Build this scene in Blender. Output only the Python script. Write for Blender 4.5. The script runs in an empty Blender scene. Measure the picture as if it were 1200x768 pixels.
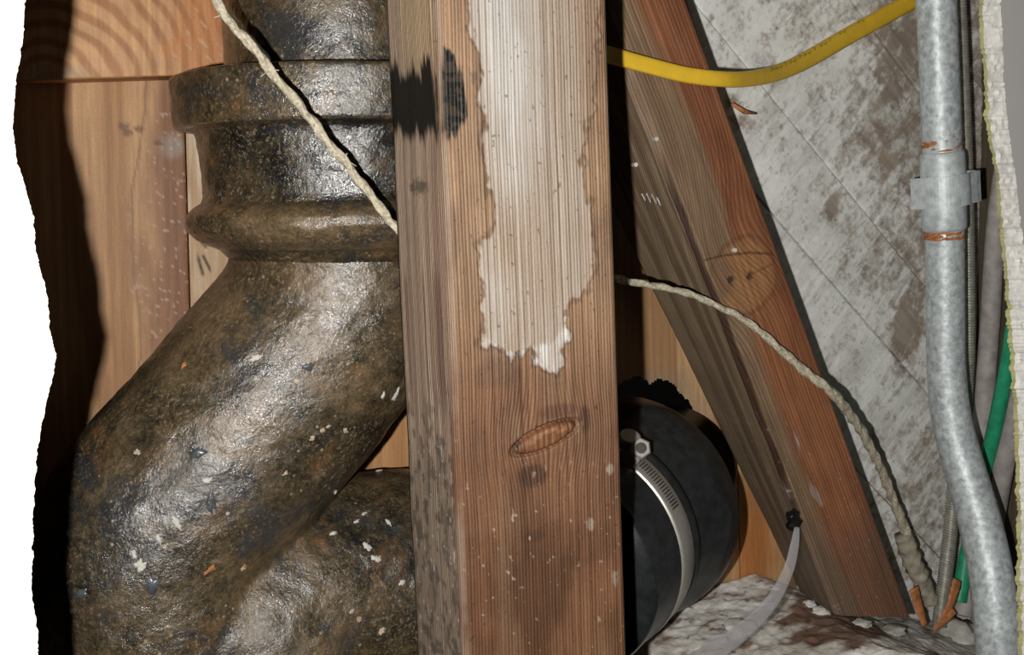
import bpy, bmesh, math, random
import numpy as np
from mathutils import Vector, Matrix
from mathutils.bvhtree import BVHTree

random.seed(7)
scene = bpy.context.scene
C = scene.collection
FPX = 1167.0

# ------------------------------------------------------------------ camera, light, exposure
YAW, PITCH, ROLL = math.radians(22.0), math.radians(8.5), math.radians(2.6)
F0 = Vector((math.sin(YAW), math.cos(YAW), 0.0))
R0 = Vector((math.cos(YAW), -math.sin(YAW), 0.0))
CF = (F0 * math.cos(PITCH) - Vector((0, 0, 1)) * math.sin(PITCH)).normalized()
U0 = R0.cross(CF).normalized()
CR = (R0 * math.cos(ROLL) - U0 * math.sin(ROLL)).normalized()
CU = (U0 * math.cos(ROLL) + R0 * math.sin(ROLL)).normalized()
cd = bpy.data.cameras.new('camera')
cd.sensor_width = 36.0
cd.lens = FPX / 1200.0 * 36.0
cd.clip_start = 0.005
cam = bpy.data.objects.new('camera', cd)
C.objects.link(cam)
cam.matrix_world = Matrix(((CR.x, CU.x, -CF.x, 0), (CR.y, CU.y, -CF.y, 0), (CR.z, CU.z, -CF.z, 0), (0, 0, 0, 1)))
scene.camera = cam

world = bpy.data.worlds.new('dim_room')
scene.world = world
world.use_nodes = True
wb = world.node_tree.nodes['Background']
wb.inputs[0].default_value = (1.0, 0.9, 0.8, 1)
wb.inputs[1].default_value = 0.002

# the photographer's flash, a few centimetres left of and below the lens
fl = bpy.data.lights.new('camera_flash', 'POINT')
fl.energy = 7.0
fl.shadow_soft_size = 0.0028
fl.color = (1.0, 0.965, 0.91)
flash = bpy.data.objects.new('camera_flash', fl)
flash.location = CR * -0.026 + CU * -0.010 - CF * 0.004
C.objects.link(flash)

vs = scene.view_settings
vs.view_transform = 'Standard'
vs.look = 'None'
vs.exposure = 0.0
vs.gamma = 1.0
vs.use_curve_mapping = False

# ------------------------------------------------------------------ helpers
def P(px, py, y):
    """point of the wall plane at depth y that the photograph shows at (px, py)"""
    d = CF + CR * ((px - 600.0) / FPX) + CU * ((384.0 - py) / FPX)
    return d * (y / d.y)

def ray(px, py):
    return (CF + CR * ((px - 600.0) / FPX) + CU * ((384.0 - py) / FPX)).normalized()

def zcam(p):
    return p.dot(CF)

def rpx(px, p):
    """radius in metres of something px pixels across its radius at point p"""
    return px / FPX * zcam(p)

def vhash(ix, iy, iz, seed):
    h = (ix.astype(np.uint32) * np.uint32(374761393) + iy.astype(np.uint32) * np.uint32(668265263)
         + iz.astype(np.uint32) * np.uint32(2147483647) + np.uint32(seed) * np.uint32(144665))
    h = (h ^ (h >> np.uint32(13))) * np.uint32(1274126177)
    h = h ^ (h >> np.uint32(16))
    return (h & np.uint32(0xFFFFFF)).astype(np.float64) / float(0xFFFFFF)

def vnoise(x, y, z, seed=0):
    x, y, z = np.broadcast_arrays(np.asarray(x, float), np.asarray(y, float), np.asarray(z, float))
    x0, y0, z0 = np.floor(x), np.floor(y), np.floor(z)
    fx, fy, fz = x - x0, y - y0, z - z0
    fx, fy, fz = [t * t * (3 - 2 * t) for t in (fx, fy, fz)]
    ix, iy, iz = x0.astype(np.int64), y0.astype(np.int64), z0.astype(np.int64)
    r = 0
    for a in (0, 1):
        for b in (0, 1):
            for c in (0, 1):
                w = (fx if a else 1 - fx) * (fy if b else 1 - fy) * (fz if c else 1 - fz)
                r = r + w * vhash(ix + a, iy + b, iz + c, seed)
    return r

def fbm(x, y, z, octv=4, seed=0):
    s, a, t = 0, 1.0, 0
    f = 1.0
    for o in range(octv):
        s = s + a * vnoise(np.asarray(x) * f, np.asarray(y) * f, np.asarray(z) * f, seed + o * 17)
        t += a
        a *= 0.5
        f *= 2.03
    return s / t

def sstep(a, b, x):
    t = np.clip((x - a) / (b - a), 0, 1)
    return t * t * (3 - 2 * t)

def sd_poly(x, z, poly):
    """signed distance to polygon, negative inside"""
    d = np.full(x.shape, 1e9)
    inside = np.zeros(x.shape, bool)
    n = len(poly)
    for i in range(n):
        ax, az = poly[i]
        bx, bz = poly[(i + 1) % n]
        ex, ez = bx - ax, bz - az
        wx, wz = x - ax, z - az
        t = np.clip((wx * ex + wz * ez) / (ex * ex + ez * ez + 1e-18), 0, 1)
        d = np.minimum(d, (wx - ex * t) ** 2 + (wz - ez * t) ** 2)
        c = (az > z) != (bz > z)
        xi = ax + (z - az) / (bz - az + 1e-18) * ex
        inside ^= c & (x < xi)
    d = np.sqrt(d)
    return np.where(inside, -d, d)

def sd_line(x, z, pts):
    d = np.full(x.shape, 1e9)
    for i in range(len(pts) - 1):
        ax, az = pts[i]
        bx, bz = pts[i + 1]
        ex, ez = bx - ax, bz - az
        wx, wz = x - ax, z - az
        t = np.clip((wx * ex + wz * ez) / (ex * ex + ez * ez + 1e-18), 0, 1)
        d = np.minimum(d, (wx - ex * t) ** 2 + (wz - ez * t) ** 2)
    return np.sqrt(d)

def XZ(pts, y):
    return [(P(a, b, y).x, P(a, b, y).z) for a, b in pts]

def mixc(a, b, t):
    t = np.asarray(t)[..., None]
    return np.asarray(a) * (1 - t) + np.asarray(b) * t

def mesh_obj(name, verts, faces, mat, parent=None, smooth=True, col=None, attrs=None):
    me = bpy.data.meshes.new(name)
    if isinstance(verts, np.ndarray):
        verts = verts.tolist()
    me.from_pydata(verts, [], faces)
    if col is not None:
        ca = me.color_attributes.new('tint', 'FLOAT_COLOR', 'POINT')
        buf = np.ones((len(verts), 4))
        buf[:, :3] = np.clip(col, 0, 1)
        ca.data.foreach_set('color', buf.ravel())
    for k, v in (attrs or {}).items():
        at = me.attributes.new(k, 'FLOAT', 'POINT')
        at.data.foreach_set('value', np.asarray(v, float))
    if smooth:
        me.polygons.foreach_set('use_smooth', [True] * len(me.polygons))
    me.update()
    o = bpy.data.objects.new(name, me)
    C.objects.link(o)
    if mat:
        me.materials.append(mat)
    if parent:
        o.parent = parent
    return o

def recalc(o):
    bm = bmesh.new()
    bm.from_mesh(o.data)
    bmesh.ops.recalc_face_normals(bm, faces=bm.faces)
    bm.to_mesh(o.data)
    bm.free()

def empty(name, loc=(0, 0, 0)):
    o = bpy.data.objects.new(name, None)
    o.empty_display_size = 0.02
    C.objects.link(o)
    o.location = loc
    return o

def tag(o, label=None, cat=None, group=None, kind=None):
    if label: o['label'] = label
    if cat: o['category'] = cat
    if group: o['group'] = group
    if kind: o['kind'] = kind
    return o

def adopt(o, root):
    """parent o to root, keeping world placement"""
    o.parent = root
    o.matrix_parent_inverse = Matrix.Translation(root.location).inverted()
    return o

def catmull(pts, n=10, extra=None):
    """resample 3-d points with a Catmull-Rom spline; extra: per-point values carried along"""
    pts = [np.array(p, float) for p in pts]
    ex = extra if extra is not None else [0.0] * len(pts)
    out, oe = [], []
    m = len(pts)
    for i in range(m - 1):
        p0, p1, p2, p3 = pts[max(i - 1, 0)], pts[i], pts[i + 1], pts[min(i + 2, m - 1)]
        for k in range(n):
            t = k / n
            out.append(0.5 * ((2 * p1) + (-p0 + p2) * t + (2 * p0 - 5 * p1 + 4 * p2 - p3) * t * t + (-p0 + 3 * p1 - 3 * p2 + p3) * t ** 3))
            oe.append(ex[i] * (1 - t) + ex[i + 1] * t)
    out.append(pts[-1])
    oe.append(ex[-1])
    return np.array(out), np.array(oe)

def sweep(path, rad, segs=16, rfun=None, flat=None, up=(0, 0, 1), caps=True):
    """tube mesh along path; rfun(theta array, arclength) multiplies the radius; flat=(a,b) oval scale"""
    path = np.asarray(path, float)
    n = len(path)
    rad = np.full(n, rad) if np.isscalar(rad) else np.asarray(rad)
    tan = np.gradient(path, axis=0)
    tan /= np.linalg.norm(tan, axis=1)[:, None]
    s = np.concatenate([[0], np.cumsum(np.linalg.norm(np.diff(path, axis=0), axis=1))])
    nrm = np.cross(np.cross(tan[0], up), tan[0])
    if np.linalg.norm(nrm) < 1e-6:
        nrm = np.cross(np.cross(tan[0], (1, 0, 0)), tan[0])
    nrm /= np.linalg.norm(nrm)
    th = np.linspace(0, 2 * np.pi, segs, endpoint=False)
    V = []
    for i in range(n):
        nrm = nrm - tan[i] * nrm.dot(tan[i])
        nrm /= np.linalg.norm(nrm)
        b = np.cross(tan[i], nrm)
        r = rad[i] * np.ones(segs)
        if rfun is not None:
            r = r * rfun(th, s[i])
        a1, b1 = flat if flat else (1, 1)
        V.append(path[i] + np.outer(np.cos(th) * r * a1, nrm) + np.outer(np.sin(th) * r * b1, b))
    V = np.concatenate(V)
    Fs = []
    for i in range(n - 1):
        for j in range(segs):
            k = (j + 1) % segs
            Fs.append((i * segs + j, i * segs + k, (i + 1) * segs + k, (i + 1) * segs + j))
    if caps:
        Fs.append(tuple(range(segs - 1, -1, -1)))
        Fs.append(tuple((n - 1) * segs + j for j in range(segs)))
    return V, Fs

# ------------------------------------------------------------------ materials
def new_mat(name):
    m = bpy.data.materials.new(name)
    m.use_nodes = True
    nt = m.node_tree
    b = nt.nodes['Principled BSDF']
    return m, nt, b

def nd(nt, t, **kw):
    n = nt.nodes.new(t)
    for k, v in kw.items():
        if k in n.inputs:
            n.inputs[k].default_value = v
        else:
            setattr(n, k, v)
    return n

def mth(nt, op, a, b=None, c=None, clamp=False):
    n = nt.nodes.new('ShaderNodeMath')
    n.operation = op
    n.use_clamp = clamp
    for i, v in enumerate((a, b, c)):
        if v is None: continue
        if isinstance(v, (int, float)): n.inputs[i].default_value = v
        else: nt.links.new(v, n.inputs[i])
    return n.outputs[0]

def ramp(nt, fac, stops, interp='LINEAR'):
    n = nt.nodes.new('ShaderNodeValToRGB')
    cr = n.color_ramp
    cr.interpolation = interp
    while len(cr.elements) < len(stops):
        cr.elements.new(0.5)
    for e, (p, c) in zip(cr.elements, stops):
        e.position = p
        e.color = (c, c, c, 1) if isinstance(c, (int, float)) else (*c, 1)
    nt.links.new(fac, n.inputs[0])
    return n.outputs[0]

def mixn(nt, fac, a, b, mode='MIX'):
    n = nt.nodes.new('ShaderNodeMix')
    n.data_type = 'RGBA'
    n.blend_type = mode
    for idx, v in ((0, fac), (6, a), (7, b)):
        if isinstance(v, (int, float)): n.inputs[idx].default_value = v
        elif isinstance(v, tuple): n.inputs[idx].default_value = (*v, 1)
        else: nt.links.new(v, n.inputs[idx])
    return n.outputs[2]

def coords(nt, scale=(1, 1, 1), kind='Object'):
    tc = nt.nodes.new('ShaderNodeTexCoord')
    mp = nt.nodes.new('ShaderNodeMapping')
    mp.inputs['Scale'].default_value = scale
    nt.links.new(tc.outputs[kind], mp.inputs[0])
    return mp.outputs[0]

def noise(nt, vec, scale, detail=4, rough=0.55, dist=0.0, out=0):
    n = nt.nodes.new('ShaderNodeTexNoise')
    n.inputs['Scale'].default_value = scale
    n.inputs['Detail'].default_value = detail
    n.inputs['Roughness'].default_value = rough
    n.inputs['Distortion'].default_value = dist
    nt.links.new(vec, n.inputs['Vector'])
    return n.outputs[out]

def voro(nt, vec, scale, feature='F1', out='Distance'):
    n = nt.nodes.new('ShaderNodeTexVoronoi')
    n.feature = feature
    n.inputs['Scale'].default_value = scale
    nt.links.new(vec, n.inputs['Vector'])
    return n.outputs[out]

def bump(nt, h, strength, dist, prev=None):
    n = nt.nodes.new('ShaderNodeBump')
    n.inputs['Strength'].default_value = strength
    n.inputs['Distance'].default_value = dist
    nt.links.new(h, n.inputs['Height'])
    if prev is not None:
        nt.links.new(prev, n.inputs['Normal'])
    return n.outputs[0]

def wood_mat(name, line=750.0, contrast=0.55, rough=0.62, bstr=0.5, spec=0.35, period=0.0011, wave=0.30):
    """wood whose base tint comes from the 'tint' point colour; fine grain runs along local Z"""
    m, nt, b = new_mat(name)
    at = nd(nt, 'ShaderNodeAttribute', attribute_name='tint')
    gr = nd(nt, 'ShaderNodeAttribute', attribute_name='grain')      # grain coordinate across the board, metres
    vz = coords(nt, (1, 1, 1))
    sep = nd(nt, 'ShaderNodeSeparateXYZ')
    nt.links.new(vz, sep.inputs[0])
    cmb = nd(nt, 'ShaderNodeCombineXYZ')
    nt.links.new(mth(nt, 'MULTIPLY', gr.outputs['Fac'], line), cmb.inputs[0])
    nt.links.new(mth(nt, 'MULTIPLY', sep.outputs[2], 7.0), cmb.inputs[2])
    f1 = noise(nt, cmb.outputs[0], 1.0, 3, 0.6)
    cmb2 = nd(nt, 'ShaderNodeCombineXYZ')
    nt.links.new(mth(nt, 'MULTIPLY', gr.outputs['Fac'], line * 2.6), cmb2.inputs[0])
    nt.links.new(mth(nt, 'MULTIPLY', sep.outputs[2], 60.0), cmb2.inputs[2])
    f2 = noise(nt, cmb2.outputs[0], 1.0, 2, 0.6)
    f3 = noise(nt, vz, 900.0, 2, 0.6)
    g = mth(nt, 'ADD', mth(nt, 'MULTIPLY', f1, 0.46), mth(nt, 'ADD', mth(nt, 'MULTIPLY', f2, 0.32), mth(nt, 'MULTIPLY', f3, 0.22)))
    wv = mth(nt, 'SINE', mth(nt, 'ADD', mth(nt, 'MULTIPLY', gr.outputs['Fac'], 6.2832 / period), mth(nt, 'MULTIPLY', f1, 5.0)))
    g = mth(nt, 'ADD', mth(nt, 'MULTIPLY', g, 1.0 - wave * 0.6), mth(nt, 'ADD', mth(nt, 'MULTIPLY', wv, wave * 0.22), wave * 0.30))
    lo = 1.0 - contrast
    mod = ramp(nt, g, [(0.30, (lo, lo * 0.93, lo * 0.86)), (0.47, (0.92, 0.90, 0.88)), (0.56, (1.08, 1.07, 1.05)), (0.70, (1.3, 1.33, 1.36))])
    pt = nd(nt, 'ShaderNodeAttribute', attribute_name='paint')
    mod2 = mixn(nt, mth(nt, 'MULTIPLY', pt.outputs['Fac'], 0.7), mod, (1.0, 1.0, 1.0))
    colr = mixn(nt, 1.0, at.outputs['Color'], mod2, 'MULTIPLY')
    nt.links.new(colr, b.inputs['Base Color'])
    b.inputs['Roughness'].default_value = rough
    b.inputs['Specular IOR Level'].default_value = spec
    n1 = bump(nt, g, bstr, 0.0009)
    nt.links.new(n1, b.inputs['Normal'])
    return m

M = {}
M['stud'] = wood_mat('weathered_fir', 820, 0.42, 0.55, 0.8, 0.35, 0.00105, 0.42)
M['brace'] = wood_mat('reddish_fir', 620, 0.40, 0.5, 0.5, 0.35, 0.0016, 0.40)
M['pine'] = wood_mat('clean_pine', 330, 0.20, 0.55, 0.12, 0.3, 0.004, 0.1)
M['block'] = wood_mat('orange_pine', 330, 0.22, 0.5, 0.2, 0.4, 0.004, 0.1)
M['dim'] = wood_mat('shade_darkened_timber', 500, 0.45, 0.7, 0.4)

def plaster_mat(name, colr, rough=0.85, bstr=0.3, sc=500):
    m, nt, b = new_mat(name)
    v = coords(nt)
    n1 = noise(nt, v, sc, 4)
    n2 = noise(nt, v, sc * 0.07, 3)
    c = mixn(nt, mth(nt, 'MULTIPLY', n2, 0.5), colr, tuple(x * 0.8 for x in colr))
    nt.links.new(c, b.inputs['Base Color'])
    b.inputs['Roughness'].default_value = rough
    nt.links.new(bump(nt, n1, bstr, 0.0006), b.inputs['Normal'])
    return m

M['paint_cream'] = plaster_mat('cream_wall_paint', (0.84, 0.80, 0.70), 0.6, 0.06)
M['paint_grey'] = plaster_mat('grey_wall_paint', (0.47, 0.46, 0.45), 0.6, 0.08)
M['gypsum'] = plaster_mat('broken_gypsum', (0.93, 0.93, 0.89), 0.9, 0.5, 700)
M['paper'] = plaster_mat('torn_backing_paper', (0.55, 0.54, 0.26), 0.9, 0.4, 700)

def attr_rough_mat(name, rough=0.8, bscale=420, bstr=0.6, bdist=0.0012):
    m, nt, b = new_mat(name)
    at = nd(nt, 'ShaderNodeAttribute', attribute_name='tint')
    v = coords(nt)
    n1 = noise(nt, v, bscale, 5, 0.65)
    n2 = noise(nt, v, bscale * 3.1, 3)
    md = ramp(nt, n1, [(0.25, 0.78), (0.5, 1.02), (0.75, 1.2)])
    nt.links.new(mixn(nt, 1.0, at.outputs['Color'], md, 'MULTIPLY'), b.inputs['Base Color'])
    b.inputs['Roughness'].default_value = rough
    b.inputs['Specular IOR Level'].default_value = 0.25
    nt.links.new(bump(nt, n2, 0.3, 0.0005, bump(nt, n1, bstr, bdist)), b.inputs['Normal'])
    return m

def whitewash_mat():
    m, nt, b = new_mat('whitewashed_boards')
    at = nd(nt, 'ShaderNodeAttribute', attribute_name='tint')
    sp_ = nd(nt, 'ShaderNodeSeparateColor')
    nt.links.new(at.outputs['Color'], sp_.inputs[0])
    br_, of_ = sp_.outputs[0], sp_.outputs[1]
    cm = nd(nt, 'ShaderNodeCombineXYZ')
    for k in range(3):
        nt.links.new(mth(nt, 'MULTIPLY', of_, 7.0), cm.inputs[k])
    def shifted(scale):
        tc = nt.nodes.new('ShaderNodeTexCoord')
        ad = nd(nt, 'ShaderNodeVectorMath', operation='ADD')
        nt.links.new(tc.outputs['Object'], ad.inputs[0])
        nt.links.new(cm.outputs[0], ad.inputs[1])
        mp = nt.nodes.new('ShaderNodeMapping')
        mp.inputs['Scale'].default_value = scale
        nt.links.new(ad.outputs[0], mp.inputs[0])
        return mp.outputs[0]
    v1, vs_, vl = shifted((1, 1, 1)), shifted((40, 40, 170)), shifted((170, 60, 24))
    n1 = noise(nt, v1, 30.0, 6, 0.62)
    n2 = noise(nt, vs_, 1.0, 5, 0.62, 0.4)                        # brush strokes across the boards
    n3 = noise(nt, v1, 330.0, 5, 0.68)
    n5 = noise(nt, v1, 110.0, 5, 0.65, 0.5)
    n6 = noise(nt, vl, 1.0, 4, 0.6)                               # wood grain showing through
    c = ramp(nt, n1, [(0.35, (0.88, 0.89, 0.87)), (0.55, (0.70, 0.71, 0.68)), (0.70, (0.56, 0.56, 0.52))])
    c = mixn(nt, mth(nt, 'MULTIPLY', ramp(nt, n2, [(0.50, 0.0), (0.66, 1.0)]), 0.65), c, (0.94, 0.95, 0.94))
    dirt = mth(nt, 'ADD', mth(nt, 'ADD', mth(nt, 'MULTIPLY', n5, 0.45), mth(nt, 'MULTIPLY', n2, -0.30)), mth(nt, 'ADD', mth(nt, 'MULTIPLY', n3, 0.30), mth(nt, 'MULTIPLY', br_, 0.42)))
    bw_ = ramp(nt, n6, [(0.35, (0.17, 0.115, 0.075)), (0.65, (0.36, 0.285, 0.215))])
    c = mixn(nt, ramp(nt, dirt, [(0.33, 0.0), (0.47, 0.85)]), c, bw_)
    c = mixn(nt, mth(nt, 'MULTIPLY', ramp(nt, n3, [(0.54, 0.0), (0.70, 1.0)]), 0.35), c, (0.33, 0.30, 0.26))
    pits = mth(nt, 'MULTIPLY', ramp(nt, voro(nt, v1, 130.0), [(0.10, 1.0), (0.24, 0.0)]), ramp(nt, n1, [(0.48, 0.0), (0.6, 0.6)]))
    c = mixn(nt, pits, c, (0.32, 0.27, 0.22))
    nt.links.new(c, b.inputs['Base Color'])
    b.inputs['Roughness'].default_value = 0.75
    b.inputs['Specular IOR Level'].default_value = 0.3
    nn = bump(nt, n2, 0.35, 0.0014)
    nn = bump(nt, n3, 0.40, 0.0008, nn)
    nt.links.new(nn, b.inputs['Normal'])
    return m
M['whitewash'] = whitewash_mat()
M['mortar'] = attr_rough_mat('lime_mortar_crust', 0.85, 260, 0.5, 0.0012)

def iron_mat(name, brown=0.5, gloss=0.30, coat=0.8, grit=1.0):
    """tarred cast iron: black-brown bitumen, olive dust, rust blooms, pale specks"""
    m, nt, b = new_mat(name)
    v = coords(nt)
    big = noise(nt, v, 15.0, 5, 0.6, 0.8)
    mid = noise(nt, v, 75.0, 5, 0.65, 0.4)
    fine = noise(nt, v, 420.0, 4, 0.7)
    t = mth(nt, 'ADD', mth(nt, 'MULTIPLY', big, 0.55), mth(nt, 'ADD', mth(nt, 'MULTIPLY', mid, 0.36), mth(nt, 'MULTIPLY', mth(nt, 'ADD', fine, mth(nt, 'MULTIPLY', noise(nt, v, 1300.0, 3, 0.7), 0.6)), 0.40)))
    t = mth(nt, 'ADD', t, brown - 0.775)
    base = ramp(nt, t, [(0.36, (0.010, 0.010, 0.010)), (0.46, (0.036, 0.030, 0.019)), (0.54, (0.085, 0.062, 0.032)), (0.63, (0.155, 0.105, 0.055)), (0.75, (0.24, 0.155, 0.085))])
    # bluish-black bare tar patches
    tarn = noise(nt, v, 32.0, 5, 0.65, 0.5)
    tar = ramp(nt, tarn, [(0.53, 0.0), (0.62, 1.0)])
    base = mixn(nt, mth(nt, 'MULTIPLY', tar, 0.75), base, (0.034, 0.039, 0.046))
    # rust: ochre-brown clouds with small orange cores
    rn = noise(nt, v, 48.0, 4, 0.65, 0.3)
    base = mixn(nt, mth(nt, 'MULTIPLY', ramp(nt, rn, [(0.56, 0.0), (0.68, 1.0)]), 0.55), base, (0.17, 0.095, 0.040))
    ru = mth(nt, 'MULTIPLY', ramp(nt, rn, [(0.66, 0.0), (0.73, 1.0)]), ramp(nt, fine, [(0.46, 0.0), (0.58, 1.0)]))
    base = mixn(nt, mth(nt, 'MULTIPLY', ru, 0.75), base, (0.30, 0.11, 0.045))
    # tan speckle
    spk = ramp(nt, noise(nt, v, 640.0, 3, 0.75), [(0.555, 0.0), (0.62, 1.0)])
    spk = mth(nt, 'MULTIPLY', spk, ramp(nt, noise(nt, v, 28.0, 3), [(0.40, 0.15), (0.62, 1.0)]))
    base = mixn(nt, mth(nt, 'MULTIPLY', spk, 0.65), base, (0.34, 0.245, 0.155))
    # pale flecks in colonies
    vd = voro(nt, v, 210.0)
    fl_ = mth(nt, 'MULTIPLY', ramp(nt, vd, [(0.08, 1.0), (0.17, 0.0)]), ramp(nt, noise(nt, v, 22.0, 3), [(0.50, 0.0), (0.58, 1.0)]))
    base = mixn(nt, mth(nt, 'MULTIPLY', fl_, 0.75), base, (0.46, 0.38, 0.29))
    nt.links.new(base, b.inputs['Base Color'])
    rg = mth(nt, 'SUBTRACT', ramp(nt, mid, [(0.35, gloss - 0.06), (0.65, gloss + 0.14)]), mth(nt, 'MULTIPLY', tar, 0.08))
    nt.links.new(rg, b.inputs['Roughness'])
    b.inputs['Specular IOR Level'].default_value = 0.9
    wet = ramp(nt, noise(nt, v, 26.0, 5, 0.7, 0.6), [(0.42, 0.12), (0.60, 1.0)])
    wet = mth(nt, 'MULTIPLY', wet, ramp(nt, noise(nt, v, 260.0, 3, 0.7), [(0.38, 0.25), (0.58, 1.0)]))
    nt.links.new(mth(nt, 'MULTIPLY', wet, coat), b.inputs['Coat Weight'])
    b.inputs['Coat Roughness'].default_value = 0.13
    b.inputs['Coat IOR'].default_value = 1.6
    h1 = noise(nt, v, 300.0, 5, 0.75)
    h2 = noise(nt, v, 60.0, 4, 0.6)
    nn = bump(nt, h2, 0.30, 0.0022)
    nn = bump(nt, h1, 0.42 * grit, 0.0010, nn)
    nn = bump(nt, noise(nt, v, 620.0, 3, 0.75), 0.62 * grit, 0.00060, nn)
    nt.links.new(nn, b.inputs['Normal'])
    nt.links.new(nn, b.inputs['Coat Normal'])
    return m

M['iron'] = iron_mat('tarred_cast_iron', 0.545, 0.33, 0.9, 0.95)
M['iron_dark'] = iron_mat('black_tarred_cast_iron', 0.45, 0.25, 1.0, 0.85)
M['iron_collar'] = iron_mat('brown_cast_iron_collar', 0.53, 0.27, 1.0, 0.9)

def simple(name, colr, rough=0.5, metal=0.0, spec=0.5, nscale=0, namt=0.3, bstr=0.0, bdist=0.0006):
    m, nt, b = new_mat(name)
    v = coords(nt)
    n = noise(nt, v, nscale or 300.0, 4, 0.6)
    md = ramp(nt, n, [(0.3, 1.0 - namt), (0.7, 1.0 + namt)])
    nt.links.new(mixn(nt, 1.0, colr, md, 'MULTIPLY'), b.inputs['Base Color'])
    b.inputs['Roughness'].default_value = rough
    b.inputs['Metallic'].default_value = metal
    b.inputs['Specular IOR Level'].default_value = spec
    if bstr:
        nt.links.new(bump(nt, n, bstr, bdist), b.inputs['Normal'])
    return m

M['rubber'] = simple('black_rubber', (0.018, 0.020, 0.021), 0.30, 0, 0.5, 200, 0.4, 0.12)
M['abs'] = simple('black_plastic_pipe', (0.010, 0.010, 0.011), 0.4, 0, 0.5)
M['stainless'] = simple('stainless_band', (0.50, 0.48, 0.44), 0.38, 0.55, 0.5, 500, 0.12)
M['slot'] = simple('painted_slot_shade', (0.05, 0.045, 0.04), 0.6)  # near-black colour stands in for the shade inside the slots
M['yellow'] = simple('yellow_cable_jacket', (0.78, 0.50, 0.035), 0.42, 0, 0.5, 120, 0.08, 0.1)
M['ink'] = simple('faded_olive_ink', (0.26, 0.18, 0.015), 0.6)
M['twine'] = simple('sisal_twine', (0.50, 0.45, 0.34), 0.85, 0, 0.2, 900, 0.45, 0.6)
M['galv'] = simple('galvanised_conduit', (0.56, 0.62, 0.64), 0.5, 0.25, 0.5, 330, 0.38, 0.3)
M['zinc'] = simple('zinc_fitting', (0.60, 0.66, 0.68), 0.5, 0.2, 0.5, 260, 0.25, 0.25)
M['rust'] = simple('orange_rust', (0.44, 0.18, 0.07), 0.85, 0, 0.2, 700, 0.5, 0.5)
M['armor'] = simple('steel_armour', (0.42, 0.41, 0.36), 0.42, 0.5, 0.5, 300, 0.3)
M['green'] = simple('green_insulation', (0.02, 0.30, 0.15), 0.42, 0, 0.5, 150, 0.3, 0.1)
M['greycable'] = simple('grey_cable_sheath', (0.36, 0.33, 0.32), 0.6, 0, 0.4, 160, 0.25, 0.2)
M['kraft'] = simple('orange_kraft_paper', (0.50, 0.20, 0.08), 0.75, 0, 0.3, 300, 0.35, 0.3)
M['nail'] = simple('steel_nail', (0.7, 0.7, 0.68), 0.35, 0.2)
M['black'] = simple('black_gum', (0.008, 0.008, 0.008), 0.3)
M['whitepaint'] = simple('white_paint_spatter', (0.62, 0.60, 0.56), 0.6, 0, 0.4, 600, 0.25, 0.4)
M['darkmetal'] = simple('tar_blob', (0.075, 0.085, 0.095), 0.28, 0, 0.8, 300, 0.5, 0.6)
M['cream'] = simple('cream_bloom', (0.52, 0.42, 0.32), 0.8, 0, 0.3, 900, 0.4, 0.4)
m_, nt_, b_ = new_mat('frosted_plastic')
b_.inputs['Base Color'].default_value = (0.55, 0.53, 0.55, 1)
b_.inputs['Roughness'].default_value = 0.45
b_.inputs['Transmission Weight'].default_value = 0.0
b_.inputs['Alpha'].default_value = 0.34
nv = noise(nt_, coords(nt_), 500.0, 3)
nt_.links.new(bump(nt_, nv, 0.2, 0.0005), b_.inputs['Normal'])
M['frost'] = m_

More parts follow.
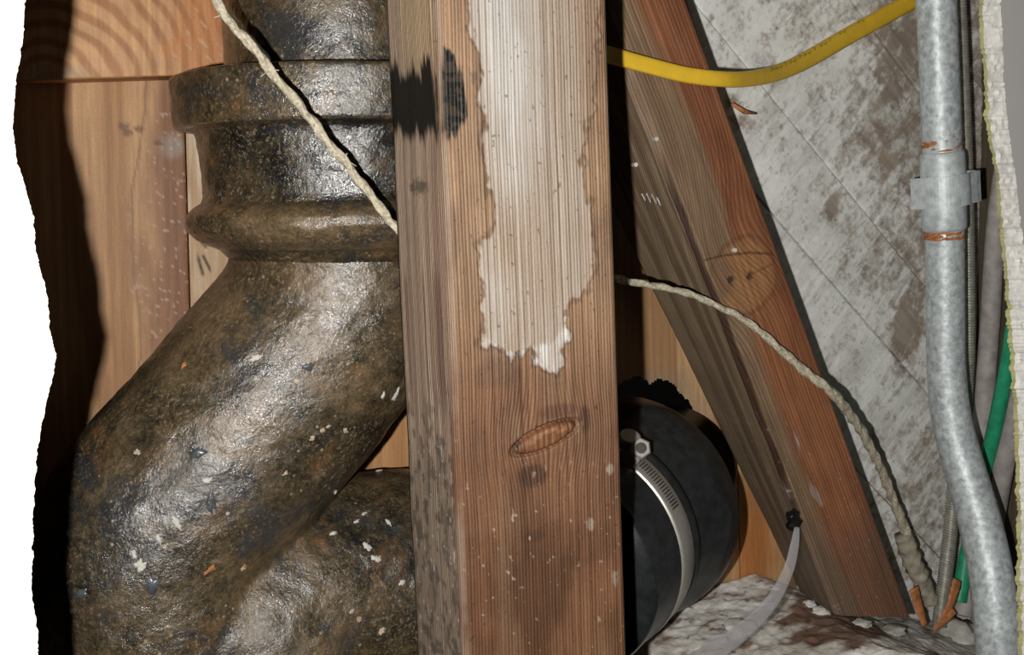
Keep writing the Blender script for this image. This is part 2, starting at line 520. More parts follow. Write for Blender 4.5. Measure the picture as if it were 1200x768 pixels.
# ------------------------------------------------------------------ board builder
def board(name, tl, tr, br, bl, thick, mat, colfun, nu=60, nv=200, ndp=10, rad=0.0015, backl=None, grainfun=None,
          dispfun=None, hole=None, parent=None):
    """A sawn board. Four front corners in world space, thickness in +Y. The front and the left side are finely
    meshed so that stains and raised grain are geometry / point colours. backl: optional (top, bottom) points of the
    back left edge. colfun(dict) -> rgb array, paint array."""
    tl, tr, br, bl = [np.array(p, float) for p in (tl, tr, br, bl)]
    w = np.linalg.norm(tr - tl)
    q = rad / w
    prof = []                                                   # (s across, depth fraction, zone)
    for k in range(ndp):
        prof.append((0.0, 1.0 - (k / ndp) * (1 - rad / thick), 1))
    for k in range(4):
        a = k / 4 * math.pi / 2
        prof.append((q * (1 - math.cos(a)), (rad / thick) * (1 - math.sin(a)), 2))
    for k in range(nu + 1):
        prof.append((q + (1 - 2 * q) * k / nu, 0.0, 0))
    for k in range(1, 4):
        a = k / 4 * math.pi / 2
        prof.append((1 - q * (1 - math.sin(a)), (rad / thick) * (1 - math.cos(a)), 3))
    prof.append((1.0, rad / thick, 3))
    prof.append((1.0, 1.0, 3))
    prof = np.array(prof)
    ns = len(prof)
    t = np.linspace(0, 1, nv + 1)[:, None]
    S = prof[None, :, 0]
    D = prof[None, :, 1]
    L = tl[None, None, :] * (1 - t[..., None]) + bl[None, None, :] * t[..., None]
    R = tr[None, None, :] * (1 - t[..., None]) + br[None, None, :] * t[..., None]
    V = L * (1 - S[..., None]) + R * S[..., None]
    V = np.broadcast_to(V, (nv + 1, ns, 3)).copy()
    V[..., 1] += D * thick
    if backl is not None:
        b0, b1 = [np.array(p, float) for p in backl]
        Bk = b0[None, :] * (1 - t) + b1[None, :] * t            # (nv+1,3)
        Fr = L[:, 0, :]
        side = prof[:, 2] == 1
        fr = prof[side, 1]
        V[:, side, :] = Fr[:, None, :] + (Bk - Fr)[:, None, :] * fr[None, :, None]
    T = np.broadcast_to(t, (nv + 1, ns))
    S2 = np.broadcast_to(S, (nv + 1, ns))
    D2 = np.broadcast_to(D, (nv + 1, ns))
    Z2 = np.broadcast_to(prof[None, :, 2], (nv + 1, ns))
    # local frame: z along the length, x across
    zc = (tl + tr - bl - br)
    zc /= np.linalg.norm(zc)
    yc = np.array((0, 1.0, 0))
    xc = np.cross(yc, zc)
    xc /= np.linalg.norm(xc)
    yc = np.cross(zc, xc)
    org = (tl + tr + bl + br) / 4
    flat = V.reshape(-1, 3)
    g = {'x': flat[:, 0], 'y': flat[:, 1], 'z': flat[:, 2], 's': S2.ravel(), 't': T.ravel(), 'd': D2.ravel(), 'zone': Z2.ravel(),
         'l': (flat - org) @ zc, 'w': (S2 * w + D2 * thick * np.where(S2 < 0.5, -1, 1)).ravel()}
    col, paint = colfun(g)
    grain = grainfun(g) if grainfun else g['w'] + 0.0035 * (fbm(g['l'] * 9, g['w'] * 20, 0, 2, 5) - 0.5)
    if dispfun is not None:
        dn, ds = dispfun(g)                                     # front push (-y), side push (-x)
        fr = (g['zone'] == 0) | (g['zone'] == 2)
        flat[:, 1] -= np.where(fr, dn, 0)
        flat[:, 0] -= np.where(g['zone'] == 1, ds, 0)
    loc = np.stack([(flat - org) @ xc, (flat - org) @ yc, (flat - org) @ zc], 1)
    Fs = []
    H = None
    if hole is not None:
        H = hole(g).reshape(nv + 1, ns)
        near = (np.abs(hole.rim - 1) < 0.016) & (g['zone'] == 0)   # pull the cut edge onto the sawn line
        for ax_, c_ in ((0, hc.x), (2, hc.z)):
            flat[:, ax_] = np.where(near, c_ + (flat[:, ax_] - c_) / hole.rim, flat[:, ax_])
        loc = np.stack([(flat - org) @ xc, (flat - org) @ yc, (flat - org) @ zc], 1)
    open_row = H.any(axis=1) if H is not None else np.zeros(nv + 1, bool)
    for i in range(nv):
        for j in range(ns):
            k = (j + 1) % ns
            if j == ns - 1 and open_row[i]:
                continue
            if H is not None and prof[j, 2] == 0 and H[i, j]:
                continue
            Fs.append((i * ns + j, (i + 1) * ns + j, (i + 1) * ns + k, i * ns + k))
    Fs.append(tuple(range(ns)))
    Fs.append(tuple(nv * ns + j for j in range(ns - 1, -1, -1)))
    o = mesh_obj(name, loc, Fs, mat, None, True, col, {'grain': grain, 'paint': paint})
    mw = Matrix(((xc[0], yc[0], zc[0], org[0]), (xc[1], yc[1], zc[1], org[1]), (xc[2], yc[2], zc[2], org[2]), (0, 0, 0, 1)))
    o.matrix_world = mw
    if parent is not None:
        o.parent = parent
        o.matrix_parent_inverse = Matrix.Translation(parent.location).inverted()
    return o

def quad(pxs, y):
    return [P(a, b, y) for a, b in pxs]

# depths of the planes of the opening (metres in front of the lens, along the wall normal)
Y_DRY, Y_STUD, Y_BRACE, Y_BACK, Y_PIPE, Y_DEEP = 0.268, 0.280, 0.360, 0.425, 0.440, 0.515

# ------------------------------------------------------------------ setting: torn drywall left and right
def drywall(name, front, back, outer_px, y_front, y_back, mats, jag=2.2, sign=1):
    """sheet of wallboard with a torn edge; front / back: edge pixel paths of the face and the rear paper"""
    rows = 560
    pys = np.linspace(-240, 960, rows)
    fx = np.interp(pys, [p[1] for p in front], [p[0] for p in front])
    bx = np.interp(pys, [p[1] for p in back], [p[0] for p in back])
    j1 = (fbm(pys * 0.12, 0.3, 1.7, 4, 3) - 0.5) * jag * 2.2 + (fbm(pys * 0.5, 4.3, 0, 2, 9) - 0.5) * jag
    j2 = (fbm(pys * 0.09, 7.3, 2.7, 4, 13) - 0.5) * jag * 2.6 + (fbm(pys * 0.45, 1.3, 0, 2, 19) - 0.5) * jag * 1.4
    nm = 6
    V, Fs, mi = [], [], []
    for i, py in enumerate(pys):
        a = P(outer_px, py, y_front)
        f = P(fx[i] + j1[i], py, y_front)
        b = P(bx[i] + j2[i], py, y_back)
        row = [a, f]
        for k in range(1, nm):
            u = k / nm
            q = f.lerp(b, u)
            w = (fbm(np.array([py * 0.10]), u * 3, 3.3, 3, 31)[0] - 0.5) * 0.0020
            q = q + Vector((w, -abs(w) * 0.4, 0))
            row.append(q)
        row.append(b)
        row.append(Vector((a.x, y_back, a.z)))
        V += row
    n = nm + 3
    for i in range(rows - 1):
        for k in range(n):
            l = (k + 1) % n
            Fs.append((i * n + k, i * n + l, (i + 1) * n + l, (i + 1) * n + k))
            mi.append(0 if k == 0 else (2 if k == nm else (1 if k < nm else 0)))
    Fs.append(tuple(range(n)))
    mi.append(1)
    Fs.append(tuple((rows - 1) * n + k for k in range(n)))
    mi.append(1)
    o = mesh_obj(name, [tuple(v) for v in V], Fs, None, smooth=False)
    for m in mats:
        o.data.materials.append(m)
    o.data.polygons.foreach_set('material_index', mi)
    recalc(o)
    return o

edge_l = [(31, -60), (30, 0), (26, 50), (17, 110), (15, 150), (20, 190), (31, 225), (40, 255), (42, 295), (50, 325), (57, 350), (58, 385),
          (65, 412), (62, 440), (55, 470), (49, 500), (43, 535), (40, 580), (38, 650), (37, 700), (43, 735), (45, 768), (46, 830)]
o = drywall('wall_left', edge_l, [(a - 9, b) for a, b in edge_l], -520, Y_DRY, Y_DRY + 0.0115,
            [M['paint_cream'], M['gypsum'], M['paper']], 2.6)
tag(o, 'cream white wallboard with a torn ragged edge beside the iron pipe', 'wall', kind='structure')
edge_rf = [(1172, -60), (1173, 0), (1175, 60), (1178, 120), (1186, 180), (1194, 240), (1202, 300), (1212, 400), (1218, 500), (1222, 640), (1226, 830)]
edge_rb = [(1147, -60), (1148, 0), (1147, 30), (1152, 70), (1154, 120), (1154, 150), (1164, 185), (1168, 230), (1172, 270), (1177, 330),
           (1181, 390), (1183, 420), (1187, 470), (1189, 520), (1191, 580), (1192, 640), (1191, 690), (1193, 768), (1194, 830)]
o = drywall('wall_right', edge_rf, edge_rb, 1800, Y_DRY, Y_DRY + 0.0125, [M['paint_grey'], M['gypsum'], M['paper']], 3.0)
tag(o, 'grey painted wallboard with a pale crumbling cut edge beside the conduit', 'wall', kind='structure')

# ------------------------------------------------------------------ setting: back wall of boards
back = empty('wall_back', P(600, 400, Y_DEEP))
tag(back, 'back of the wall cavity made of bare and whitewashed boards', 'wall', kind='structure')

def pine_col(base, dark, seed, stain=None):
    def f(g):
        x, l = g['w'], g['l']
        bands = fbm(x * 110 + 1.6 * fbm(l * 6, x * 10, 0, 2, seed), l * 3.0, 0, 3, seed + 2)
        c = mixc(base, dark, sstep(0.36, 0.64, bands))
        c = c * (0.86 + 0.28 * fbm(x * 25, l * 25, 0, 3, seed + 4))[:, None]
        paint = np.zeros(len(x))
        if stain:
            c, paint = stain(g, c, paint)
        return c, paint
    return f

def left_stain(g, c, paint):
    # purple-brown grime along the right of the plank, fine crack, grey smear, nail scratches
    px_edge = XZ([(172, 95), (165, 160), (155, 230), (158, 320), (165, 420), (150, 520)], Y_DEEP - 0.012)
    xs = np.interp(-g['z'], [-p[1] for p in px_edge], [p[0] for p in px_edge])
    n = fbm(g['x'] * 90, g['z'] * 35, 0, 4, 77)
    m = sstep(-0.006, 0.012, g['x'] - xs + (n - 0.5) * 0.02)
    c = mixc(c, (0.23, 0.105, 0.062), m * 0.8)
    d = np.abs(g['x'] - xs + (fbm(g['z'] * 60, 0, 0, 3, 5) - 0.5) * 0.002)
    c = mixc(c, (0.18, 0.09, 0.055), sstep(0.0008, 0.0002, d) * 0.55)
    sp = XZ([(203, 172)], Y_DEEP - 0.012)[0]
    r = np.hypot((g['x'] - sp[0]) / 0.008, (g['z'] - sp[1]) / 0.007)
    c = mixc(c, (0.36, 0.30, 0.26), sstep(1.1, 0.4, r + (n - 0.5) * 0.8) * 0.7)
    for q in ((145, 148), (163, 152), (185, 168), (150, 156)):
        s_ = XZ([q], Y_DEEP - 0.012)[0]
        r = np.hypot((g['x'] - s_[0]) / 0.0024, (g['z'] - s_[1]) / 0.0016)
        c = mixc(c, (0.13, 0.07, 0.04), sstep(1.3, 0.5, r + (fbm(g['x'] * 900, g['z'] * 900, 0, 2, 8) - 0.5)) * 0.7)
    sp2 = fbm(g['x'] * 700, g['z'] * 700, 0, 2, 41)
    c = mixc(c, (0.62, 0.52, 0.45), sstep(0.74, 0.80, sp2) * m * 0.6)
    return c, paint

yl = Y_DEEP - 0.012
q = quad([(-400, 60), (214, 60), (239, 960), (-360, 960)], yl)
board('board', q[0], q[1], q[2], q[3], 0.012, M['pine'], pine_col((0.58, 0.35, 0.18), (0.40, 0.215, 0.10), 3, left_stain), 230, 360, 4, 0.0012, parent=back)
q = quad([(208, -240), (326, -240), (341, 960), (227, 960)], Y_DEEP)

def splinter(g, c, paint):
    n = fbm(g['w'] * 200, g['l'] * 18, 0, 3, 51)
    c = mixc(c, (0.72, 0.60, 0.45), sstep(0.45, 0.6, n) * 0.7)
    for a, b in (((232, 302), (238, 322)), ((238, 300), (246, 316)), ((236, 284), (242, 290))):
        pl = XZ([a, b], Y_DEEP)
        c = mixc(c, (0.10, 0.07, 0.05), sstep(0.0011, 0.0003, sd_line(g['x'], g['z'], pl)))
    return c, paint
board('board', q[0], q[1], q[2], q[3], 0.012, M['pine'], pine_col((0.62, 0.44, 0.27), (0.50, 0.33, 0.19), 23, splinter), 60, 300, 3, 0.0008, parent=back)
q = quad([(328, -240), (700, -240), (715, 960), (343, 960)], Y_DEEP)
board('board', q[0], q[1], q[2], q[3], 0.012, M['pine'], pine_col((0.58, 0.32, 0.145), (0.40, 0.18, 0.07), 33), 60, 200, 3, 0.001, parent=back)

# right-hand bay: bare vertical boards with the rough pipe hole
YR = 0.447
hc = P(752, 520, YR)
def hole_fn(g):
    ang = np.arctan2(g['z'] - hc.z, g['x'] - hc.x)
    rr = np.hypot(g['x'] - hc.x, g['z'] - hc.z)
    lim = 0.0345 + 0.004 * (vnoise(ang * 5 + 30, 0, 0, 5) - 0.5) + 0.0012 * (vnoise(ang * 22 + 90, 0, 0, 7) - 0.5)
    hole_fn.rim = rr / lim
    return rr < lim
def hole_fray(g, c, paint):
    rr = np.hypot(g['x'] - hc.x, g['z'] - hc.z)
    n = fbm(g['x'] * 300, g['z'] * 90, 0, 3, 15)
    c = mixc(c, (0.30, 0.25, 0.20), sstep(0.046, 0.035, rr + (n - 0.5) * 0.016) * 0.4)
    knee = P(885, 650, YR)
    r2 = np.hypot((g['x'] - knee.x) / 0.016, (g['z'] - knee.z) / 0.035)
    c = mixc(c, (0.52, 0.20, 0.06), sstep(1.2, 0.3, r2 + (n - 0.5)) * 0.75)
    return c, paint
q = quad([(586, -240), (845, -240), (875, 960), (616, 960)], YR)
board('board', q[0], q[1], q[2], q[3], 0.014, M['pine'], pine_col((0.56, 0.36, 0.19), (0.38, 0.22, 0.11), 61, hole_fray), 240, 560, 4, 0.001, hole=hole_fn, parent=back)
q = quad([(846, -240), (955, -240), (988, 960), (876, 960)], YR + 0.0006)
board('board', q[0], q[1], q[2], q[3], 0.014, M['pine'], pine_col((0.54, 0.33, 0.16), (0.38, 0.20, 0.09), 71, hole_fray), 80, 260, 4, 0.001, hole=hole_fn, parent=back)

# whitewashed diagonal sheathing
def wash_col(seed, brown):
    def f(g):
        x, z, w, l = g['x'], g['z'], g['w'], g['l']
        bz = np.clip(brown(x, z) * 0.5 + 0.25, 0, 1)
        off_ = np.full(len(x), (seed * 0.137) % 1.0)
        c = np.stack([bz, off_, np.zeros(len(x))], 1)
        return c, np.ones(len(x))
    return f

brown_spots = [((1062, 385), 0.012, 0.022, 1.3), ((1060, 60), 0.030, 0.040, 0.9), ((1030, 160), 0.032, 0.034, 0.50), ((975, 240), 0.006, 0.008, 1.2), ((1040, 190), 0.008, 0.008, 1.0), ((860, 120), 0.007, 0.003, 0.8),
               ((1085, 560), 0.04, 0.05, 0.42), ((1080, 650), 0.03, 0.02, 0.5), ((955, 20), 0.018, 0.016, 0.45), ((1095, 300), 0.012, 0.05, 0.45), ((870, 145), 0.008, 0.006, 0.9), ((1055, 415), 0.008, 0.006, 0.8)]
YS = Y_BACK - 0.008
def brown_fn(x, z):
    v = np.zeros(len(x))
    for (a, b), rx, rz, s in brown_spots:
        c = P(a, b, Y_BACK - 0.008)
        v = np.maximum(v, s * np.exp(-(((x - c.x) / rx) ** 2 + ((z - c.z) / rz) ** 2)))
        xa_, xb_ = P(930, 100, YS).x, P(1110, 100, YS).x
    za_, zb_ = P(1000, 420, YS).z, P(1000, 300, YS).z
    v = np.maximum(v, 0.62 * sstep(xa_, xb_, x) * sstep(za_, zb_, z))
    return v - 0.10

# seams run down to the right, in wall space; boards are laid as parallel strips
YS = Y_BACK - 0.008
s0, s1 = P(812, 0, YS), P(1080, 330, YS)
dv = np.array([s1.x - s0.x, s1.z - s0.z])
dv /= np.linalg.norm(dv)
nv_ = np.array([-dv[1], dv[0]])                                   # to the upper right
def off(px, py):
    p = P(px, py, YS)
    return (p.x - s0.x) * nv_[0] + (p.z - s0.z) * nv_[1]
seams = [off(760, 420), off(880, 420), off(905, 250), 0.0, off(1020, 30), off(1085, 10), off(1200, 0), off(1330, 0)]
lo_clip = [P(772, -70, YS), P(1040, 780, YS)]
for i in range(len(seams) - 1):
    a, b = seams[i] + 0.0004, seams[i + 1] - 0.0004
    # extent along the seam: from the line hidden behind the brace to beyond the right-hand timber
    cl = (P(790, -40, YS), P(1050, 740, YS))
    ex, ez = cl[1].x - cl[0].x, cl[1].z - cl[0].z
    def hit(o_):
        bx, bz = s0.x + nv_[0] * o_, s0.z + nv_[1] * o_
        den = dv[0] * ez - dv[1] * ex
        return ((cl[0].x - bx) * ez - (cl[0].z - bz) * ex) / den
    ta, tb = hit(a), hit(b)
    x_end = P(1137, 200, Y_BACK).x
    def tend(o_):
        t1 = (x_end - s0.x - nv_[0] * o_) / dv[0]
        return t1
    def pt(o_, t_):
        return (s0.x + nv_[0] * o_ + dv[0] * t_, YS + (0.0006 if i % 2 else 0.0), s0.z + nv_[1] * o_ + dv[1] * t_)
    # "left" edge of the board is its lower-left seam; its top is the upper-left end
    board('board', pt(a, ta), pt(b, tb), pt(b, tend(b)), pt(a, tend(a)), 0.012, M['whitewash'], wash_col(100 + i * 31, brown_fn), 50, 160, 3, 0.0007, parent=back)

# ------------------------------------------------------------------ framing timbers
def stud_colour(g):
    x, z, w, l, zone = g['x'], g['z'], g['w'], g['l'], g['zone']
    py_ = g['t'] * 1160 - 220                                        # rows measured down the board
    front = (zone == 0) | (zone == 3)
    n1 = fbm(w * 60, l * 14, 0, 4, 2)
    n2 = fbm(w * 160, l * 60, 0, 4, 12)
    n3 = fbm(w * 700, l * 700, 0, 2, 22)
    st = fbm(w * 420, l * 5, 0, 3, 32)
    # front: pale dry timber above, red-brown oiled timber below
    up = np.array((0.255, 0.160, 0.096))
    dn = np.array((0.152, 0.074, 0.039))
    tmix = sstep(250, 480, py_ + (n1 - 0.5) * 160 + (n2 - 0.5) * 80)
    c = mixc(up, dn, tmix)
    c = c * (0.62 + 0.76 * n2)[:, None]
    c = mixc(c, c * np.array((0.58, 0.54, 0.52)), sstep(0.48, 0.70, fbm(w * 50, l * 30, 0, 4, 6)) * 0.65)
    c = mixc(c, (0.20, 0.125, 0.075), sstep(0.55, 0.7, fbm(w * 70, l * 18, 0, 4, 8)) * 0.4)
    paint = np.zeros(len(x))
    yf = Y_STUD
    # right rim browner
    # chalky white residue
    poly = XZ([(520, -240), (535, -60), (545, 20), (560, 60), (561, 90), (566, 150), (572, 205), (574, 258), (561, 290), (563, 340), (567, 372), (569, 402), (583, 408), (598, 420), (620, 412),
               (632, 428), (648, 433), (658, 420), (664, 395), (664, 372), (676, 352), (690, 340), (693, 318), (697, 290), (690, 262), (686, 235), (680, 205), (676, 170), (694, 120), (702, 60), (704, -60), (704, -240)], yf)
    nj = (fbm(x * 500, z * 260, 0, 4, 44) - 0.5) * 0.0042 + (fbm(x * 120, z * 120, 0, 3, 45) - 0.5) * 0.006
    sd = sd_poly(x, z, poly) + nj
    ins = sstep(0.0005, -0.0005, sd)
    xl = P(575, 150, yf).x
    xr = P(700, 150, yf).x
    u = np.clip((x - xl) / (xr - xl), 0, 1)
    core = np.exp(-((x - P(592 + 0.03 * 100, 110, yf).x) / 0.0085) ** 2) * sstep(290, 60, py_ + (n1 - .5) * 120)
    lowl = np.exp(-((x - P(575, 330, yf).x) / 0.004) ** 2) * sstep(240, 300, py_) * 0.35
    footg = sstep(375, 425, py_ + (n2 - .5) * 50) * 0.55
    whiteness = (0.30 + 0.85 * core + lowl + footg) * (0.45 + 1.05 * n2)
    # brown window inside the patch
    bc = P(612, 268, yf)
    whiteness -= 0.22 * np.exp(-(((x - bc.x) / 0.007) ** 2 + ((z - bc.z) / 0.012) ** 2))
    wcol = mixc((0.265, 0.190, 0.130), (0.44, 0.425, 0.40), np.clip(whiteness, 0, 1))
    rfade = sstep(0.98, 0.72, u + (n1 - .5) * .5 + 0.12 * sstep(220, 80, py_))
    ins = ins * (0.30 + 0.70 * rfade)
    c = mixc(c, wcol, ins * 0.9)
    paint = np.maximum(paint, ins * np.clip(whiteness, 0, 0.7))
    # crusted white rim at the foot of the stain
    foot = XZ([(571, 404), (584, 409), (598, 420), (618, 412), (632, 427), (648, 432), (657, 420), (663, 396), (664, 376)], yf)
    df = sd_line(x, z, foot) + (fbm(x * 600, z * 300, 0, 3, 46) - 0.5) * 0.004
    big = XZ([(618, 408), (648, 432), (660, 405), (664, 378), (650, 398)], yf)
    crust = np.maximum(sstep(0.0013, 0.0003, df) * 0.8, sstep(0.0014, -0.001, sd_poly(x, z, big) + nj * 0.8)) * front
    crust = crust * (sd < 0.0006) * (0.35 + 0.65 * sstep(0.38, 0.55, fbm(w * 800, l * 60, 0, 2, 47)))
    c = mixc(c, (0.50, 0.49, 0.47), crust)
    paint = np.maximum(paint, crust)
    # dark water line around it
    edge = sstep(0.0011, 0.0003, np.abs(sd - 0.0005)) * front * (1 - ins)
    c = mixc(c, c * 0.55, edge * 0.8)
    halo = sstep(0.008, 0.0, sd) * (sd > 0) * sstep(380, 430, py_)
    c = mixc(c, (0.080, 0.045, 0.025), halo * 0.55 * front)
    # knot and the bruises below it
    kc = P(640, 513, yf)
    ka = math.radians(14)
    dx, dz = x - kc.x, z - kc.z
    ku = (dx * math.cos(ka) + dz * math.sin(ka)) / rpx(39, kc)
    kv = (-dx * math.sin(ka) + dz * math.cos(ka)) / rpx(15, kc)
    kr = np.hypot(ku, kv) + (n3 - 0.5) * 0.2
    c = mixc(c, (0.155, 0.062, 0.026), sstep(1.05, 0.85, kr) * front * 0.9)
    c = mixc(c, (0.060, 0.026, 0.013), sstep(0.16, 0.03, np.abs(kr - 1.0 + (n2 - .5) * .3)) * front * (0.35 + 0.45 * (kv > 0.1) + 0.3 * (ku < -0.7)))
    c = mixc(c, (0.30, 0.17, 0.10), sstep(0.16, 0.04, np.abs(kr - 0.55 + (n2 - .5))) * front * (kv > 0) * 0.5)
    for (a, b), ra, rb, s in (((625, 558), 20, 15, .75), ((685, 490), 8, 18, .7), ((655, 482), 30, 9, .45), ((628, 628), 14, 8, .5), ((530, 270), 8, 60, .25), ((690, 640), 40, 30, .25), ((580, 440), 40, 20, .3), ((632, 690), 50, 60, .3)):
        p = P(a, b, yf)
        r = np.hypot((x - p.x) / rpx(ra, p), (z - p.z) / rpx(rb, p)) + (n2 - 0.5) * 0.9
        c = mixc(c, (0.052, 0.026, 0.016), sstep(1.15, 0.55, r) * s * front)
    # tar smear on the face next to the corner
    tarp = XZ([(522, 62), (533, 66), (541, 88), (547, 112), (547, 134), (539, 152), (528, 166), (521, 152), (516, 118), (517, 92)], yf)
    ts = sd_poly(x, z, tarp) + (fbm(w * 900, l * 90, 0, 3, 61) - 0.5) * 0.005
    tm = sstep(0.0008, -0.0004, ts) * ((zone == 0) | (zone == 2)) * (0.88 + 0.12 * sstep(0.42, 0.55, n3))
    c = mixc(c, (0.006, 0.006, 0.005), tm)
    paint = np.maximum(paint, tm * 0.6)
    # flecks
    flk = sstep(0.83, 0.87, fbm(x * 760, z * 620, 0, 2, 71)) * sstep(420, 600, py_)
    c = mixc(c, (0.38, 0.31, 0.25), flk * 0.7)
    drk = sstep(0.84, 0.88, fbm(x * 900, z * 700, 0, 2, 73))
    c = mixc(c, (0.03, 0.018, 0.012), drk * 0.6)
    for a, b in ((715, 550), (720, 678), (692, 615), (527, 520), (612, 335)):
        p = P(a, b, yf)
        r = np.hypot((x - p.x) / rpx(5, p), (z - p.z) / rpx(9, p)) + (n3 - .5)
        c = mixc(c, (0.30, 0.25, 0.20), sstep(1.1, 0.5, r) * front * 0.8)
    # ---- left side: grey-brown, streaked, tar band, grimy lower half
    side = (zone == 1)
    stripe = fbm(g['d'] * 9, l * 4, 0, 3, 81)
    cs = mixc((0.46, 0.35, 0.26), (0.30, 0.205, 0.155), sstep(0.38, 0.62, stripe))
    cs = mixc(cs, (0.50, 0.37, 0.22), sstep(0.42, 0.2, np.abs(g['d'] - 0.35)) * sstep(70, 30, py_ + (n2 - .5) * 30) * 0.7)
    cs = mixc(cs, (0.27, 0.21, 0.16), sstep(440, 520, py_ + (n1 - .5) * 160) * 0.8)
    grime = sstep(0.48, 0.66, fbm(w * 260, l * 230, 0, 5, 83)) * sstep(380, 480, py_)
    cs = mixc(cs, (0.06, 0.052, 0.045), grime * 0.65)
    cs = mixc(cs, (0.14, 0.075, 0.055), sstep(260, 300, py_) * sstep(470, 400, py_) * sstep(0.45, 0.6, st) * 0.7)
    tb = sstep(44, 58, py_ + (st - 0.5) * 60 + 12 * (1 - g['d'])) * sstep(128, 112, py_ + (st - .5) * 40)
    tb = tb * sstep(0.02, 0.10, g['d'] + (n2 - .5) * .15)
    cs = mixc(cs, (0.006, 0.006, 0.005), tb * 0.99)
    dsp = np.hypot((g['d'] - 0.45) / 0.2, (py_ - 181) / 10) + (n3 - .5) * 1.2
    cs = mixc(cs, (0.05, 0.045, 0.045), sstep(1.1, 0.5, dsp) * 0.7)
    cs = mixc(cs, (0.50, 0.46, 0.42), sstep(0.80, 0.84, fbm(w * 620, l * 520, 0, 2, 85)) * sstep(420, 560, py_) * 0.9)
    c = np.where(side[:, None], cs, c)
    paint = np.where(side, tb * 0.7, paint)
    # bruised pale arris
    arr = (zone == 2) | ((zone == 0) & (g['s'] < 0.035))
    c = np.where(arr[:, None], mixc(c, (0.24, 0.19, 0.15), 0.55 * (1 - tm) * sstep(0.3, 0.6, n2)), c)
    return c, paint

def stud_grain(g):
    x, z = g['x'], g['z']
    kc = P(640, 513, Y_STUD)
    r2 = ((x - kc.x) / 0.014) ** 2 + ((z - kc.z) / 0.012) ** 2
    gw = g['w'] + 0.0028 * (fbm(g['l'] * 8, g['w'] * 14, 0, 2, 5) - 0.5) + np.sign(x - kc.x) * -0.0 + (x - kc.x) * -0.45 * np.exp(-r2)
    return gw

def stud_disp(g):
    n = fbm(g['w'] * 900, g['l'] * 7, 0, 2, 91) - 0.5
    kc = P(640, 513, Y_STUD)
    kr = np.hypot((g['x'] - kc.x) / rpx(42, kc), (g['z'] - kc.z - 0.25 * (g['x'] - kc.x)) / rpx(14, kc))
    wob = (fbm(g['l'] * 30, g['w'] * 5, 0, 3, 93) - 0.5) * 0.0010
    return n * 0.0006 + wob + 0.0009 * sstep(1.0, 0.6, kr) - 0.0012 * sstep(0.18, 0.0, np.abs(kr - 1.0)), n * 0.0005 + wob

def LP(a, b, y, py):
    """pixel on the straight line a-b at row py, placed at depth y"""
    return P(a[0] + (b[0] - a[0]) * (py - a[1]) / (b[1] - a[1]), py, y)
e0, e1 = ((510, 0), (543, 768))
r0, r1 = ((712, 0), (736, 768))
stud = board('wall_stud', LP(e0, e1, Y_STUD, -220), LP(r0, r1, Y_STUD, -220), LP(r0, r1, Y_STUD, 940), LP(e0, e1, Y_STUD, 940), 0.050, M['stud'],
             stud_colour, 170, 860, 40, 0.0022, backl=(LP((453, 0), (490, 768), 0.330, -220), LP((453, 0), (490, 768), 0.330, 940)), grainfun=stud_grain, dispfun=stud_disp)
tag(stud, 'upright timber stud with a chalky white water stain and knot in the middle', 'stud')

